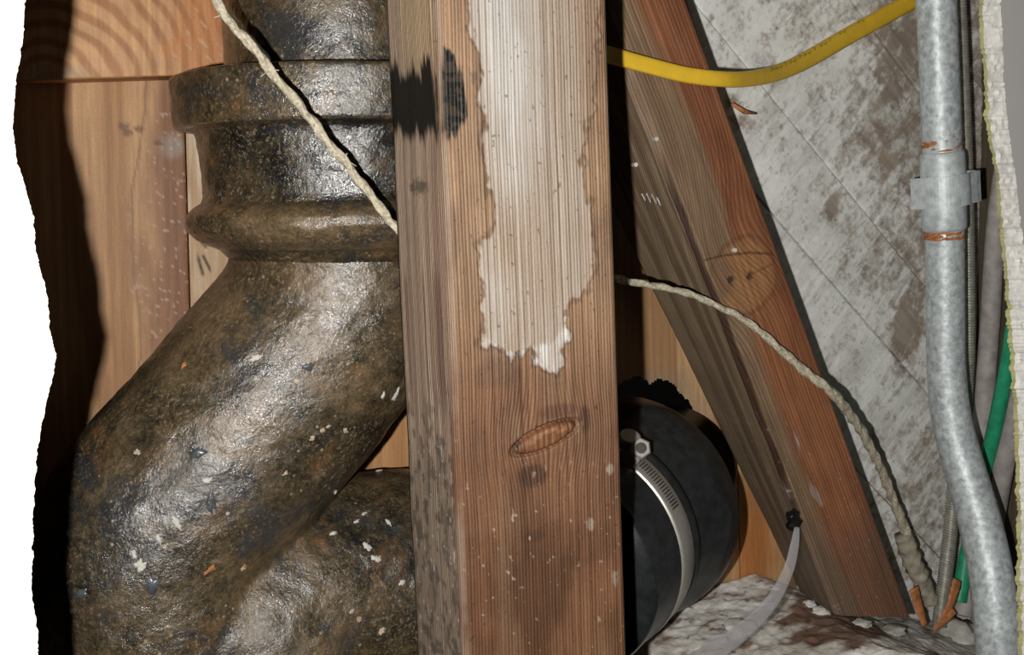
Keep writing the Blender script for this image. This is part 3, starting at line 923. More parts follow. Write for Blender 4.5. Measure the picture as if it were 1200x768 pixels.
# diagonal brace
def brace_colour(g):
    g = dict(g)
    g['t'] = (g['t'] * 844 - 120 + 60) / 782.0                    # 0..1 down the part in view
    x, z, w, l = g['x'], g['z'], g['w'], g['l']
    n1 = fbm(w * 50, l * 16, 0, 4, 202)
    n2 = fbm(w * 140, l * 70, 0, 4, 212)
    n3 = fbm(w * 600, l * 600, 0, 2, 213)
    side = g['zone'] == 1
    s = g['s']
    c = mixc((0.27, 0.112, 0.054), (0.19, 0.074, 0.036), sstep(0.35, 0.65, n1))
    c = c * (0.8 + 0.4 * n2)[:, None]
    # grey weathered strip along the cracked corner, wide above and wandering
    gedge = 0.42 + 0.22 * (n1 - 0.5) - 0.10 * sstep(0.3, 0.9, g['t']) + 0.10 * np.sin(l * 22)
    gm = sstep(0.10, -0.10, s - gedge)
    c = mixc(c, mixc((0.245, 0.17, 0.105), (0.155, 0.108, 0.07), n2), gm * 0.9)
    yb = Y_BRACE
    k = P(872, 322, yb)
    r = np.hypot((x - k.x) / rpx(46, k), (z - k.z) / rpx(46, k))
    c = mixc(c, (0.30, 0.155, 0.070), sstep(1.15, 0.55, r + (n2 - .5) * .5) * 0.85)
    c = mixc(c, (0.12, 0.055, 0.030), sstep(0.10, 0.03, np.abs(r - 0.98 + (n2 - .5) * .25)) * 0.45)
    k2 = P(845, 325, yb)
    r2 = np.hypot((x - k2.x) / rpx(22, k2), (z - k2.z) / rpx(30, k2)) + (n2 - .5) * .6
    c = mixc(c, (0.16, 0.10, 0.065), sstep(1.1, 0.5, r2) * 0.7)
    for (a, b), ra in (((856, 329), 6), ((878, 323), 5)):
        p = P(a, b, yb)
        rr = np.hypot((x - p.x) / rpx(ra, p), (z - p.z) / rpx(ra, p)) + (n3 - .5) * 1.3
        c = mixc(c, (0.035, 0.02, 0.015), sstep(1.1, 0.5, rr) * 0.85)
    ck = sd_line(x, z, XZ([(826, 305), (845, 300), (880, 296), (905, 298)], yb))
    c = mixc(c, (0.08, 0.03, 0.015), sstep(0.0007, 0.0002, ck) * 0.8)
    ck = sd_line(x, z, XZ([(880, 322), (908, 308)], yb))
    c = mixc(c, (0.10, 0.045, 0.02), sstep(0.0006, 0.0002, ck) * 0.6)
    # side face
    cs = mixc((0.28, 0.205, 0.135), (0.165, 0.115, 0.075), sstep(0.35, 0.65, fbm(w * 260, l * 7, 0, 3, 221)))
    cs = cs * (0.8 + 0.4 * n2)[:, None]
    c = np.where(side[:, None], cs, c)
    # the long split that opens along the corner
    tt = g['t'] * 782 - 60
    sc_ = np.abs(np.where(side, -g['d'] * 1.6, s) - 0.012 - 0.05 * (fbm(l * 40, 0, 0, 3, 241) - 0.5))
    crk = sstep(0.065, 0.03, sc_) * sstep(130, 190, tt) * sstep(620, 560, tt)
    c = mixc(c, (0.030, 0.012, 0.007), crk * 0.92)
    # pale scuffs low on the corner
    for (a, b, e, f, wd) in ((926, 490, 946, 560, 5), (903, 548, 925, 588, 6), (946, 560, 962, 592, 3), (930, 505, 938, 530, 3), (905, 555, 930, 600, 3)):
        pl = [(P(a, b, yb).x, P(a, b, yb).z), (P(e, f, yb).x, P(e, f, yb).z)]
        d = sd_line(x, z, pl)
        c = mixc(c, (0.42, 0.39, 0.36), sstep(rpx(wd, P(a, b, yb)) * 1.4, 0.0, d + (n2 - .40) * 0.008) * 0.5)
    # dusty, blackened foot
    c = mixc(c, (0.12, 0.085, 0.065), sstep(0.76, 0.88, g['t'] + (n1 - .5) * .1) * 0.5)
    fl_ = sstep(0.84, 0.87, fbm(x * 700, z * 700, 0, 2, 233))
    c = mixc(c, (0.40, 0.36, 0.33), fl_ * 0.5 * sstep(0.5, 0.8, g['t']))
    return c, np.zeros(len(x))

def brace_grain(g):
    k = P(872, 322, Y_BRACE)
    dx, dz = g['x'] - k.x, g['z'] - k.z
    e = np.exp(-((dx / 0.030) ** 2 + (dz / 0.034) ** 2))
    return g['w'] + 0.006 * (fbm(g['l'] * 7, g['w'] * 10, 0, 2, 205) - 0.5) - dx * 0.75 * e + 0.010 * np.exp(-((dz - 0.012) / 0.03) ** 2) * sstep(0.0, 0.03, g['s'] * 0.04)

def brace_disp(g):
    wob = (fbm(g['l'] * 25, 0, 0, 3, 293) - 0.5) * 0.004
    ck = sstep(0.06, 0.0, np.abs(g['s'] - 0.02)) * (0.5 + vnoise(g['l'] * 60, 0, 0, 3)) * 0.0016
    return -ck + (fbm(g['w'] * 600, g['l'] * 8, 0, 2, 294) - .5) * 0.0005, wob * 0.3
bl0, bl1 = (703, 0), (975, 700)                                    # cracked corner
br0, br1 = (804, 0), (1068, 725)
brace = board('diagonal_brace', LP(bl0, bl1, Y_BRACE, -120), LP(br0, br1, Y_BRACE, -120), LP(br0, br1, Y_BRACE, 724), LP((703, 0), (972, 700), Y_BRACE, 722), 0.055, M['brace'],
              brace_colour, 120, 600, 50, 0.0016, backl=(P(570 - 60 * 368 / 754.0, -120, 0.415), P(938, 694, 0.415)), grainfun=brace_grain, dispfun=brace_disp)
tag(brace, 'slanting reddish brown timber brace with a greyed cracked edge behind the twine', 'brace')

# horizontal blocking behind the upper pipe
def block_colour(g):
    x, z = g['x'], g['z']
    c0 = P(70, 120, yl - 0.02)
    r = np.hypot((x - c0.x) * 1.0, (z - c0.z) * 0.8)
    ring = 0.5 + 0.5 * np.sin(r * 950 + 12 * fbm(x * 26, z * 26, 0, 3, 301))
    c = mixc((0.64, 0.36, 0.17), (0.40, 0.175, 0.065), sstep(0.25, 0.95, ring) * 0.85)
    n = fbm(x * 140, z * 140, 0, 4, 303)
    c = c * (0.82 + 0.36 * n)[:, None]
    m = sstep(P(170, 40, yl).x, P(215, 40, yl).x, x + (n - .5) * 0.03)
    c = mixc(c, (0.52, 0.19, 0.055), m * 0.6)
    scr = sstep(0.66, 0.72, fbm(x * 400 + z * 300, z * 120 - x * 60, 0, 3, 305)) * m
    c = mixc(c, (0.62, 0.44, 0.30), scr * 0.7)
    c = mixc(c, (0.50, 0.36, 0.24), sstep(0.0035, 0.0, z - P(120, 88, yl).z + 0.0) * sstep(P(110, 0, yl).x, P(60, 0, yl).x, x) * 0.7)
    return c, np.zeros(len(x))
yb_ = Y_DEEP - 0.034
q = quad([(-400, -210), (272, -230), (276, 86), (-400, 105)], yb_)
blk = board('timber_blocking', q[0], q[1], q[2], q[3], 0.021, M['block'], block_colour, 420, 220, 4, 0.0012)
tag(blk, 'orange pine blocking with curved grain behind the top of the pipe', 'timber')

# timber standing in the dark behind the right wallboard
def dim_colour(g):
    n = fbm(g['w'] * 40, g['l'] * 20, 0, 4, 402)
    c = mixc((0.12, 0.10, 0.07), (0.06, 0.05, 0.035), n)  # both browns darkened, so the shade of this recess is in the colour
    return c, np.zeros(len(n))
xs_ = P(1137, 200, Y_BACK).x
zt, zb = P(1137, -240, Y_BACK).z, P(1137, 850, 0.30).z
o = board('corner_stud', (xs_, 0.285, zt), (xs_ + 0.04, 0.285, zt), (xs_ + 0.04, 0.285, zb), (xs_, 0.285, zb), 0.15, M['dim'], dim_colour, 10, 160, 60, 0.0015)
tag(o, 'timber coloured dark for the shade behind the right wallboard', 'stud')

# sole plate with lime crust
zs = P(905, 686, Y_BACK - 0.002).z
xa, xb = P(757, 740, 0.40).x, xs_ - 0.001
ya, yb2 = 0.344, 0.446
nx, ny = 320, 110
gx, gy = np.meshgrid(np.linspace(xa, xb, nx), np.linspace(ya, yb2, ny), indexing='ij')
X, Y = gx.ravel(), gy.ravel()
h1 = fbm(X * 45, Y * 45, 0, 4, 501)
h2 = fbm(X * 160, Y * 160, 0, 4, 503)
ridge = [(757, 742), (800, 724), (850, 705), (905, 686), (950, 694), (1000, 712), (1090, 718), (1190, 722)]
rx = [P(a_, b_, 0.430).x for a_, b_ in ridge]
rz = [P(a_, b_, 0.430).z for a_, b_ in ridge]
def sole_z(x): return np.interp(x, rx, rz)
Zt = sole_z(X) + (h1 - 0.5) * 0.005 + (h2 - 0.5) * 0.0022
Zt = Zt - 0.006 * sstep(xa + 0.012, xa, X)
n1 = fbm(X * 55, Y * 55, 0, 4, 511)
colr = mixc((0.92, 0.91, 0.87), (0.66, 0.62, 0.55), sstep(0.4, 0.65, n1))
bp = P(960, 700, 0.40)
bare = np.exp(-(((X - bp.x) / 0.030) ** 2 + ((Y - 0.385) / 0.028) ** 2))
mb = sstep(0.50, 0.62, 0.5 * fbm(X * 70, Y * 130, 0, 4, 513) + 0.42 * bare + 0.19)
colr = mixc(colr, (0.17, 0.085, 0.045), mb * 0.92)
grey = sstep(P(1000, 740, 0.38).x, P(1120, 740, 0.38).x, X)
colr = mixc(colr, colr * 0.66, grey)
colr = mixc(colr, (0.08, 0.06, 0.05), sstep(0.70, 0.78, fbm(X * 220, Y * 220, 0, 3, 515)) * 0.7)
V = np.stack([X, Y, Zt], 1)
Vb = np.stack([X, Y, np.full(len(X), min(rz) - 0.04)], 1)
Fs = []
for i in range(nx - 1):
    for j in range(ny - 1):
        a = i * ny + j
        Fs.append((a, a + ny, a + ny + 1, a + 1))
N0 = nx * ny
def wallq(a, b):
    Fs.append((a, b, b + N0, a + N0))
for j in range(ny - 1):
    wallq(j, j + 1)
    wallq((nx - 1) * ny + j, (nx - 1) * ny + j + 1)
for i in range(nx - 1):
    wallq(i * ny, (i + 1) * ny)
    wallq(i * ny + ny - 1, (i + 1) * ny + ny - 1)
Fs.append((N0, N0 + (nx - 1) * ny, N0 + nx * ny - 1, N0 + ny - 1))
sole = mesh_obj('sole_plate', np.concatenate([V, Vb]), Fs, M['mortar'], None, True, np.concatenate([colr, colr]))
recalc(sole)
tag(sole, 'timber sole plate crusted with white lime mortar under the brace', 'timber')

# crumbs of mortar lying on the plate
def chunk(name, c, r, colr, seed, mat='mortar', squash=(1, 1, 0.7), sub=3):
    bm = bmesh.new()
    bmesh.ops.create_icosphere(bm, subdivisions=sub, radius=1.0)
    vv = np.array([v.co[:] for v in bm.verts])
    n = fbm(vv[:, 0] * 1.7 + seed, vv[:, 1] * 1.7, vv[:, 2] * 1.7, 5, seed)
    vv = vv * (0.25 + 1.5 * n)[:, None] * np.array(squash) * r
    fs = [tuple(v.index for v in f.verts) for f in bm.faces]
    bm.free()
    cc = np.tile(np.array(colr), (len(vv), 1)) * (0.75 + 0.5 * n)[:, None]
    o = mesh_obj(name, vv, fs, M[mat], None, True, cc)
    o.location = c
    return o
for i, (a, b, y, r, cl_, sq, lab) in enumerate([
        (1125, 733, 0.392, 0.0115, (0.52, 0.51, 0.47), (1.1, 1.2, 0.75), 'large grey mortar lump on the plate left of the conduit foot'),
        (868, 702, 0.400, 0.0065, (0.70, 0.68, 0.62), (1.3, 1.0, 0.6), 'white mortar lump on the plate below the bare boards'),
        (963, 727, 0.392, 0.0036, (0.68, 0.66, 0.60), (1.3, 1.0, 0.6), 'white mortar crumb on the plate at the foot of the brace'),
        (948, 694, 0.402, 0.0032, (0.70, 0.69, 0.66), (1.2, 1.0, 0.6), 'white mortar crumb right beside the frosted plastic strip'),
        (1045, 728, 0.384, 0.0050, (0.42, 0.40, 0.36), (1.6, 1.0, 0.5), 'grey mortar crumb under the lower right corner of the brace'),
        (1010, 752, 0.381, 0.0040, (0.60, 0.58, 0.53), (1.4, 1.0, 0.5), 'pale mortar crumb at the bottom edge in front of the brace')]):
    p = P(a, b, y)
    o = chunk('mortar_lump', (p.x, p.y, float(sole_z(p.x)) + r * 0.12), r, cl_, 600 + i * 7, squash=sq)
    tag(o, lab, 'mortar', 'mortar lumps on the sole plate')

# ------------------------------------------------------------------ cast iron soil pipe
pipe = empty('soil_pipe', P(205, 830, Y_PIPE))
tag(pipe, 'rusty tarred cast iron drain pipe with hub and slanting branch at left', 'pipe')

def lathe(name, c0, c1, prof, mat, segs=160, rough=0.0012, seed=0, parent=pipe, rowstep=0.0007):
    """prof: list of (row fraction 0..1 along c0->c1, radius)"""
    c0, c1 = np.array(c0, float), np.array(c1, float)
    ax = c1 - c0
    Ln = np.linalg.norm(ax)
    ax = ax / Ln
    u = np.cross(ax, (0, 1, 0))
    u /= np.linalg.norm(u)
    w = np.cross(ax, u)
    # resample the profile by arc length
    pr = np.array([(a * Ln, r) for a, r in prof])
    sl = np.concatenate([[0], np.cumsum(np.hypot(*np.diff(pr, axis=0).T))])
    n = max(8, int(sl[-1] / rowstep))
    ss = np.linspace(0, sl[-1], n)
    A = np.interp(ss, sl, pr[:, 0])
    Rr = np.interp(ss, sl, pr[:, 1])
    for _ in range(1):                                           # soften cast edges
        A[1:-1] = (A[:-2] + 2 * A[1:-1] + A[2:]) / 4
        Rr[1:-1] = (Rr[:-2] + 2 * Rr[1:-1] + Rr[2:]) / 4
    th = np.linspace(0, 2 * np.pi, segs, endpoint=False)
    G = A[:, None, None] * ax + (Rr[:, None] * np.cos(th)[None])[..., None] * u + (Rr[:, None] * np.sin(th)[None])[..., None] * w + c0
    flat = G.reshape(-1, 3)
    nn = (fbm(flat[:, 0] * 45, flat[:, 1] * 45, flat[:, 2] * 45, 4, 700 + seed) - 0.5) * rough * 2
    nn += (fbm(flat[:, 0] * 180, flat[:, 1] * 180, flat[:, 2] * 180, 3, 720 + seed) - 0.5) * rough * 0.9
    dirv = (np.cos(th)[:, None] * u + np.sin(th)[:, None] * w)
    flat = flat + np.tile(dirv, (n, 1)) * nn[:, None]
    Fs = []
    for i in range(n - 1):
        for j in range(segs):
            k = (j + 1) % segs
            Fs.append((i * segs + j, i * segs + k, (i + 1) * segs + k, (i + 1) * segs + j))
    Fs.append(tuple(range(segs)))
    Fs.append(tuple((n - 1) * segs + j for j in range(segs)))
    o = mesh_obj(name, flat, Fs, mat, None, True)
    recalc(o)
    return adopt(o, parent)

def AX(py):                                                        # pipe axis above the bend
    return P(397 + (py) * 0.040, py, Y_PIPE)
rp = rpx(133, AX(60))
def rr(px): return rpx(px, AX(100))
A0, A1 = AX(-90), AX(300)
def fr(py): return (AX(py) - A0).length / (A1 - A0).length
lathe('upper_pipe', AX(-240), AX(150), [(0, rp), (1, rp)], M['iron_collar'], seed=1, rough=0.0007)
lathe('hub', A0, A1, [(fr(99), rp * 0.95), (fr(98), rr(168)), (fr(96), rr(184)), (fr(99), rr(190)), (fr(104), rr(191)), (fr(146), rr(190)), (fr(150), rr(187)), (fr(153), rr(178)),
                      (fr(156), rr(169)), (fr(162), rr(167)), (fr(226), rr(164)), (fr(236), rr(167)), (fr(240), rr(174)), (fr(246), rr(181)), (fr(256), rr(184)), (fr(266), rr(182)), (fr(275), rr(174)), (fr(282), rr(160)), (fr(288), rr(148)), (fr(300), rr(136))],
      M['iron_dark'], seed=2, rough=0.0013)
# rust-brown collar band and bead sit proud of the hub
lathe('hub_collar', A0, A1, [(fr(97), rp * 1.02), (fr(95), rr(189)), (fr(96.5), rr(192.5)), (fr(104), rr(193)), (fr(149), rr(192)), (fr(152.5), rr(190)), (fr(153), rr(186)), (fr(152.5), rr(166))], M['iron_collar'], seed=3, rough=0.0010)
lathe('hub_bead', A0, A1, [(fr(234), rr(166)), (fr(240), rr(176)), (fr(248), rr(184)), (fr(258), rr(186)), (fr(268), rr(182)), (fr(277), rr(172)), (fr(284), rr(158))], M['iron_collar'], seed=4, rough=0.0016)

# the bend and branch: swept tubes fused into one casting
def tube_bm(bm, pts, rad, segs=40, n=14):
    path, rads = catmull(pts, n, rad)
    V, Fs = sweep(path, rads, segs)
    vs_ = [bm.verts.new(tuple(v)) for v in V]
    for f in Fs:
        bm.faces.new([vs_[k] for k in f])
bm = bmesh.new()
RB = rpx(134, P(290, 500, Y_PIPE))
ctr = [(405, 268), (404, 320), (388, 372), (350, 424), (268, 522), (208, 594), (190, 622), (184, 660), (186, 720), (192, 940)]
tube_bm(bm, [P(a, b, Y_PIPE) for a, b in ctr], [RB * 1.02, RB * 1.0, RB, RB, RB, RB * 1.02, RB * 1.02, RB * 1.02, RB * 1.02, RB * 1.02])
tube_bm(bm, [P(205, 745, Y_PIPE), P(330, 704, Y_PIPE + 0.004), P(425, 677, Y_PIPE + 0.012), P(497, 673, Y_PIPE + 0.014)], [RB * 0.98, RB * 0.99, RB * 1.01, RB * 1.03])
tube_bm(bm, [P(330, 650, Y_PIPE + 0.012), P(310, 730, Y_PIPE + 0.000), P(300, 940, Y_PIPE + 0.000)], [RB * 0.72, RB * 1.02, RB * 1.05])
bmesh.ops.recalc_face_normals(bm, faces=bm.faces)
me = bpy.data.meshes.new('bend')
bm.to_mesh(me)
bm.free()
tmp = bpy.data.objects.new('bend_tmp', me)
C.objects.link(tmp)
rm = tmp.modifiers.new('r', 'REMESH')
rm.mode = 'VOXEL'
rm.voxel_size = 0.0013
sm = tmp.modifiers.new('s', 'SMOOTH')
sm.factor = 0.5
sm.iterations = 14
dg = bpy.context.evaluated_depsgraph_get()
ev = tmp.evaluated_get(dg)
m2 = bpy.data.meshes.new_from_object(ev)
nvv = len(m2.vertices)
co = np.empty(nvv * 3)
m2.vertices.foreach_get('co', co)
co = co.reshape(-1, 3)
no = np.empty(nvv * 3)
m2.vertices.foreach_get('normal', no)
no = no.reshape(-1, 3)
h = (fbm(co[:, 0] * 40, co[:, 1] * 40, co[:, 2] * 40, 4, 801) - 0.5) * 0.0020
h += (fbm(co[:, 0] * 150, co[:, 1] * 150, co[:, 2] * 150, 4, 803) - 0.5) * 0.0014
co = co + no * h[:, None]
m2.vertices.foreach_set('co', co.ravel())
m2.polygons.foreach_set('use_smooth', [True] * len(m2.polygons))
m2.update()
bpy.data.objects.remove(tmp)
bend = bpy.data.objects.new('bend', m2)
C.objects.link(bend)
m2.materials.clear()
m2.materials.append(M['iron'])
adopt(bend, pipe)
bvh = BVHTree.FromPolygons([tuple(v) for v in co], [tuple(p.vertices) for p in m2.polygons])

# spatters, scabs and blooms sitting on the casting
def fleck(name, px, py, ra, rb, ang, mat, seed, h=0.0006):
    hit = bvh.ray_cast(Vector((0, 0, 0)), ray(px, py))
    if hit[0] is None:
        return
    p, n = hit[0], hit[1]
    ra, rb = rpx(ra, p), rpx(rb, p)
    u = (CR - n * CR.dot(n)).normalized()
    v = n.cross(u)
    u2 = u * math.cos(ang) + v * math.sin(ang)
    v2 = v * math.cos(ang) - u * math.sin(ang)
    rings, sg = 4, 30
    V = [tuple(p + n * h)]
    for r in range(1, rings + 1):
        for k in range(sg):
            a = 2 * math.pi * k / sg
            f = r / rings * (0.30 + 1.4 * float(fbm(np.array([math.cos(a) * 2.6 + seed]), math.sin(a) * 2.6, 0, 3, seed)[0]) ** 1.2)
            q = p + u2 * (math.cos(a) * ra * f) + v2 * (math.sin(a) * rb * f)
            nr = bvh.find_nearest(q)
            b_ = nr[0] if nr[0] is not None else q
            hh = h * (1 - (r / rings) ** 2) - (0.0004 if r == rings else 0)
            V.append(tuple(b_ + n * hh))
    Fs = [(0, 1 + k, 1 + (k + 1) % sg) for k in range(sg)]
    for r in range(rings - 1):
        for k in range(sg):
            a, b = 1 + r * sg + k, 1 + r * sg + (k + 1) % sg
            Fs.append((a, a + sg, b + sg, b))
    o = mesh_obj(name, V, Fs, M[mat], None, True)
    recalc(o)
    adopt(o, pipe)

for i, a in enumerate([(299, 420, 9, 5, .4, 'whitepaint'), (165, 663, 7, 9, .6, 'whitepaint'), (442, 655, 8, 6, .1, 'whitepaint'), (430, 640, 5, 7, 1., 'whitepaint'), (455, 612, 3, 6, .7, 'whitepaint'),
                       (391, 625, 6, 3, .4, 'whitepaint'), (471, 683, 6, 4, .2, 'whitepaint'), (444, 552, 5, 3, .5, 'whitepaint'), (393, 577, 5, 3, .9, 'whitepaint'), (464, 463, 5, 10, -.6, 'whitepaint'), (449, 464, 4, 6, -.4, 'whitepaint'),
                       (243, 563, 6, 5, .0, 'whitepaint'), (157, 650, 3, 7, .3, 'whitepaint'), (467, 500, 3, 5, .3, 'whitepaint'), (427, 602, 2.5, 5, -.7, 'whitepaint'), (418, 611, 2.5, 5, -.7, 'whitepaint'),
                       (207, 613, 4, 12, .5, 'whitepaint'), (186, 632, 3, 8, .3, 'whitepaint')]):
    fleck('paint_fleck', *a[:5], a[5], 31 + i * 5)
for i, a in enumerate([(179, 686, 11, 12, .4), (95, 697, 10, 7, .5), (247, 590, 8, 17, .1), (232, 530, 14, 9, .3), (360, 430, 9, 6, .3)]):
    fleck('tar_scab', *a, 'darkmetal', 231 + i * 5, 0.0006)
for i, a in enumerate([(366, 514, 4, 4), (378, 505, 4, 4), (405, 505, 4, 6), (385, 500, 4, 3), (286, 666, 5, 4), (421, 726, 4, 4), (412, 717, 5, 3), (448, 740, 6, 5), (300, 445, 4, 4), (348, 447, 5, 4), (335, 555, 4, 3), (267, 602, 3, 3), (343, 716, 3, 3), (160, 530, 6, 5)]):
    fleck('mineral_bloom', *a, 0.3, 'cream', 331 + i * 5, 0.0004)
for i, a in enumerate([(286, 664, 3, 3), (246, 668, 9, 4), (420, 725, 2, 2), (215, 428, 5, 5)]):
    fleck('rust_bloom', *a, 0.4, 'rust', 431 + i * 5, 0.0005)

# ------------------------------------------------------------------ rubber coupling on the waste stub
ca, cb = P(686, 634, 0.386), P(738, 590, 0.416)
coup = empty('rubber_coupling', ca)
tag(coup, 'black rubber pipe coupling with steel hose clamp right of the stud', 'coupling')
axd = (cb - ca).normalized()
def AXC(t): return ca + axd * t
Lc = (cb - ca).length
R1, R2 = rpx(130, ca), rpx(131, cb)
def ring(name, t0, t1, prof, mat, parent=coup, segs=72):
    a, b = AXC(t0), AXC(t1)
    n = len(prof)
    u = axd.cross(Vector((0, 0, 1))).normalized()
    v = axd.cross(u)
    V, Fs = [], []
    for f, r in prof:
        c = a.lerp(b, f)
        for k in range(segs):
            t = 2 * math.pi * k / segs
            V.append(tuple(c + u * (math.cos(t) * r) + v * (math.sin(t) * r)))
    for i in range(n - 1):
        for k in range(segs):
            l = (k + 1) % segs
            Fs.append((i * segs + k, i * segs + l, (i + 1) * segs + l, (i + 1) * segs + k))
    Fs.append(tuple(range(segs)))
    Fs.append(tuple((n - 1) * segs + k for k in range(segs)))
    o = mesh_obj(name, V, Fs, mat, None, True)
    recalc(o)
    # keep the creases of the moulding
    for e in o.data.edges: pass
    return adopt(o, parent)
Ls = Lc * 0.55 + 0.034
def sf(t): return (t + 0.034) / Ls
ring('sleeve', -0.034, Lc * 0.55, [(0, R1 * 0.70), (0.01, R1 * 0.93), (sf(-.030), R1 * 0.955), (sf(-.0125), R1 * 0.965), (sf(-.0105), R1 * 0.985), (sf(-.0095), R1 * 0.985), (sf(-.008), R1 * 0.955), (sf(.0065), R1 * 0.955), (sf(.008), R1 * 0.99), (sf(.010), R1 * 1.0), (sf(.0125), R1 * 0.99), (sf(.015), R1 * 0.93), (1.0, R1 * 0.90)], M['rubber'])
ring('shoulder', Lc * 0.30, Lc + 0.004, [(0, R1 * 0.90), (0.10, R1 * 0.94), (0.35, R1 * 1.0), (0.52, R2 * 0.965), (0.60, R2 * 0.99), (0.74, R2 * 1.0), (0.90, R2 * 1.0), (0.96, R2 * 0.985), (1.0, R2 * 0.95)], M['rubber'])
ring('stub_pipe', Lc, Lc + 0.060, [(0, R2 * 0.62), (1, R2 * 0.62)], M['abs'])
band = ring('clamp_band', -0.0075, 0.0060, [(0, R1 * 0.955), (0.02, R1 * 0.985), (0.08, R1 * 0.992), (0.5, R1 * 0.988), (0.92, R1 * 0.992), (0.98, R1 * 0.985), (1, R1 * 0.955)], M['stainless'])

u_ = axd.cross(Vector((0, 0, 1))).normalized()
v_ = axd.cross(u_)
def on_band(px, py):
    """angle round the clamp nearest to a photographed point"""
    best, ba = 1e9, 0
    for k in range(720):
        t = 2 * math.pi * k / 720
        p = AXC(-0.001) + (u_ * math.cos(t) + v_ * math.sin(t)) * R1
        d = p
        zc_ = d.dot(CF)
        X_ = 600 + FPX * d.dot(CR) / zc_
        Y_ = 384 - FPX * d.dot(CU) / zc_
        e = (X_ - px) ** 2 + (Y_ - py) ** 2
        if e < best:
            best, ba = e, t
    return ba
t_s, t_e = on_band(757, 527), on_band(800, 590)
def frame_at(t):
    r = u_ * math.cos(t) + v_ * math.sin(t)
    tg = -u_ * math.sin(t) + v_ * math.cos(t)
    return r, tg
def box_at(name, c, ex, ey, ez, hx, hy, hz, mat, parent, bev=0.0004):
    bm = bmesh.new()
    bmesh.ops.create_cube(bm, size=2.0)
    for v in bm.verts:
        v.co = Vector((v.co.x * hx, v.co.y * hy, v.co.z * hz))
    if bev:
        bmesh.ops.bevel(bm, geom=list(bm.edges), offset=bev, segments=2, affect='EDGES')
    for v in bm.verts:
        v.co = c + ex * v.co.x + ey * v.co.y + ez * v.co.z
    me = bpy.data.meshes.new(name)
    bm.to_mesh(me)
    bm.free()
    o = bpy.data.objects.new(name, me)
    C.objects.link(o)
    me.materials.append(mat)
    o.parent = parent                                            # the band itself sits at the world origin
    return o
sgn = 1.0 if (t_e - t_s + math.pi) % (2 * math.pi) - math.pi > 0 else -1.0
span = abs((t_e - t_s + math.pi) % (2 * math.pi) - math.pi)
nsl = 17
slot_me = None
for k in range(nsl):
    t = t_s + sgn * span * (0.10 + 0.90 * k / (nsl - 1))
    r, tg = frame_at(t)
    c = AXC(-0.0012) + r * (R1 * 0.993)
    ez = axd
    sl = box_at('thread_slot', c, (tg + axd * 0.25).normalized(), r, ez, 0.00030, 0.00035, 0.0030, M['slot'], band, 0.0)
# worm housing and hex screw
t0 = t_s - sgn * 0.06
r, tg = frame_at(t0)
hs = box_at('screw_housing', AXC(-0.0012) + r * (R1 * 1.0 + 0.0016), tg, r, axd, 0.0046, 0.0022, 0.0058, M['stainless'], band, 0.0008)
def cyl(name, a, b, rad, mat, parent, segs=24, bev=True):
    prof = [(0, rad * 0.85), (0.1, rad), (0.9, rad), (1, rad * 0.85)] if bev else [(0, rad), (1, rad)]
    ax = (b - a)
    path = [a + ax * f for f, _ in prof]
    V, Fs = sweep([tuple(p) for p in path], np.array([q for _, q in prof]), segs)
    o = mesh_obj(name, V, Fs, mat, None, False)
    recalc(o)
    o.parent = parent                                            # the band itself sits at the world origin
    return o
sc0 = AXC(-0.0012) + r * (R1 + 0.0030) - tg * sgn * 0.004
cyl('screw_barrel', sc0, sc0 - tg * sgn * 0.0015 + r * 0.0045 - CF * 0.002, 0.0048, M['stainless'], band, 28)
sc1 = sc0 + tg * sgn * 0.0048 + r * 0.0012
cyl('hex_screw', sc1, sc1 + (r * 0.3 - CF).normalized() * 0.0058, 0.0046, M['stainless'], band, 6)
sc2 = sc1 + (r * 0.3 - CF).normalized() * 0.0056
cyl('screw_slot', sc2, sc2 + (r * 0.3 - CF).normalized() * 0.0006, 0.0024, M['slot'], band, 12)

# ------------------------------------------------------------------ twine, passing behind the stud
tw = [(110, -190, .352), (175, -110, .352), (238, -30, .352), (262, 14, .352), (300, 62, .352), (345, 117, .3515), (380, 160, .351), (420, 210, .3505), (462, 264, .345), (540, 318, .338), (640, 322, .337), (705, 324, .340),
      (740, 331, .350), (790, 340, .3535), (830, 353, .3545), (875, 378, .3545), (910, 406, .3545), (945, 436, .3545), (978, 464, .356), (1003, 496, .366), (1028, 540, .378), (1046, 584, .388), (1062, 624, .393)]
twp, twr = catmull([P(a, b, y) for a, b, y in tw], 26, [0.0015] * 12 + [0.0013, 0.0013, 0.0013, 0.0014, 0.0016, 0.0019, 0.0021, 0.0021, 0.002, 0.0022, 0.0024])
wob = np.stack([fbm(np.arange(len(twp)) * 0.11, k * 3.1, 0, 3, 900 + k) - 0.5 for k in range(3)], 1) * 0.0012
twp = twp + wob
def twist(th, s):
    return 1 + 0.16 * np.cos(2 * th - s * 520) + 0.12 * np.cos(5 * th - s * 700) + 0.25 * (vnoise(np.cos(th) + 4, np.sin(th) + 4, s * 400, 8) - 0.5)
twine = empty('twine', P(600, 322, 0.337))
tag(twine, 'frayed pale twine strung across the pipe, behind the stud and over the brace', 'twine')
V, Fs = sweep(twp, twr, 18, twist)
adopt(mesh_obj('strand', V, Fs, M['twine'], None, True), twine)
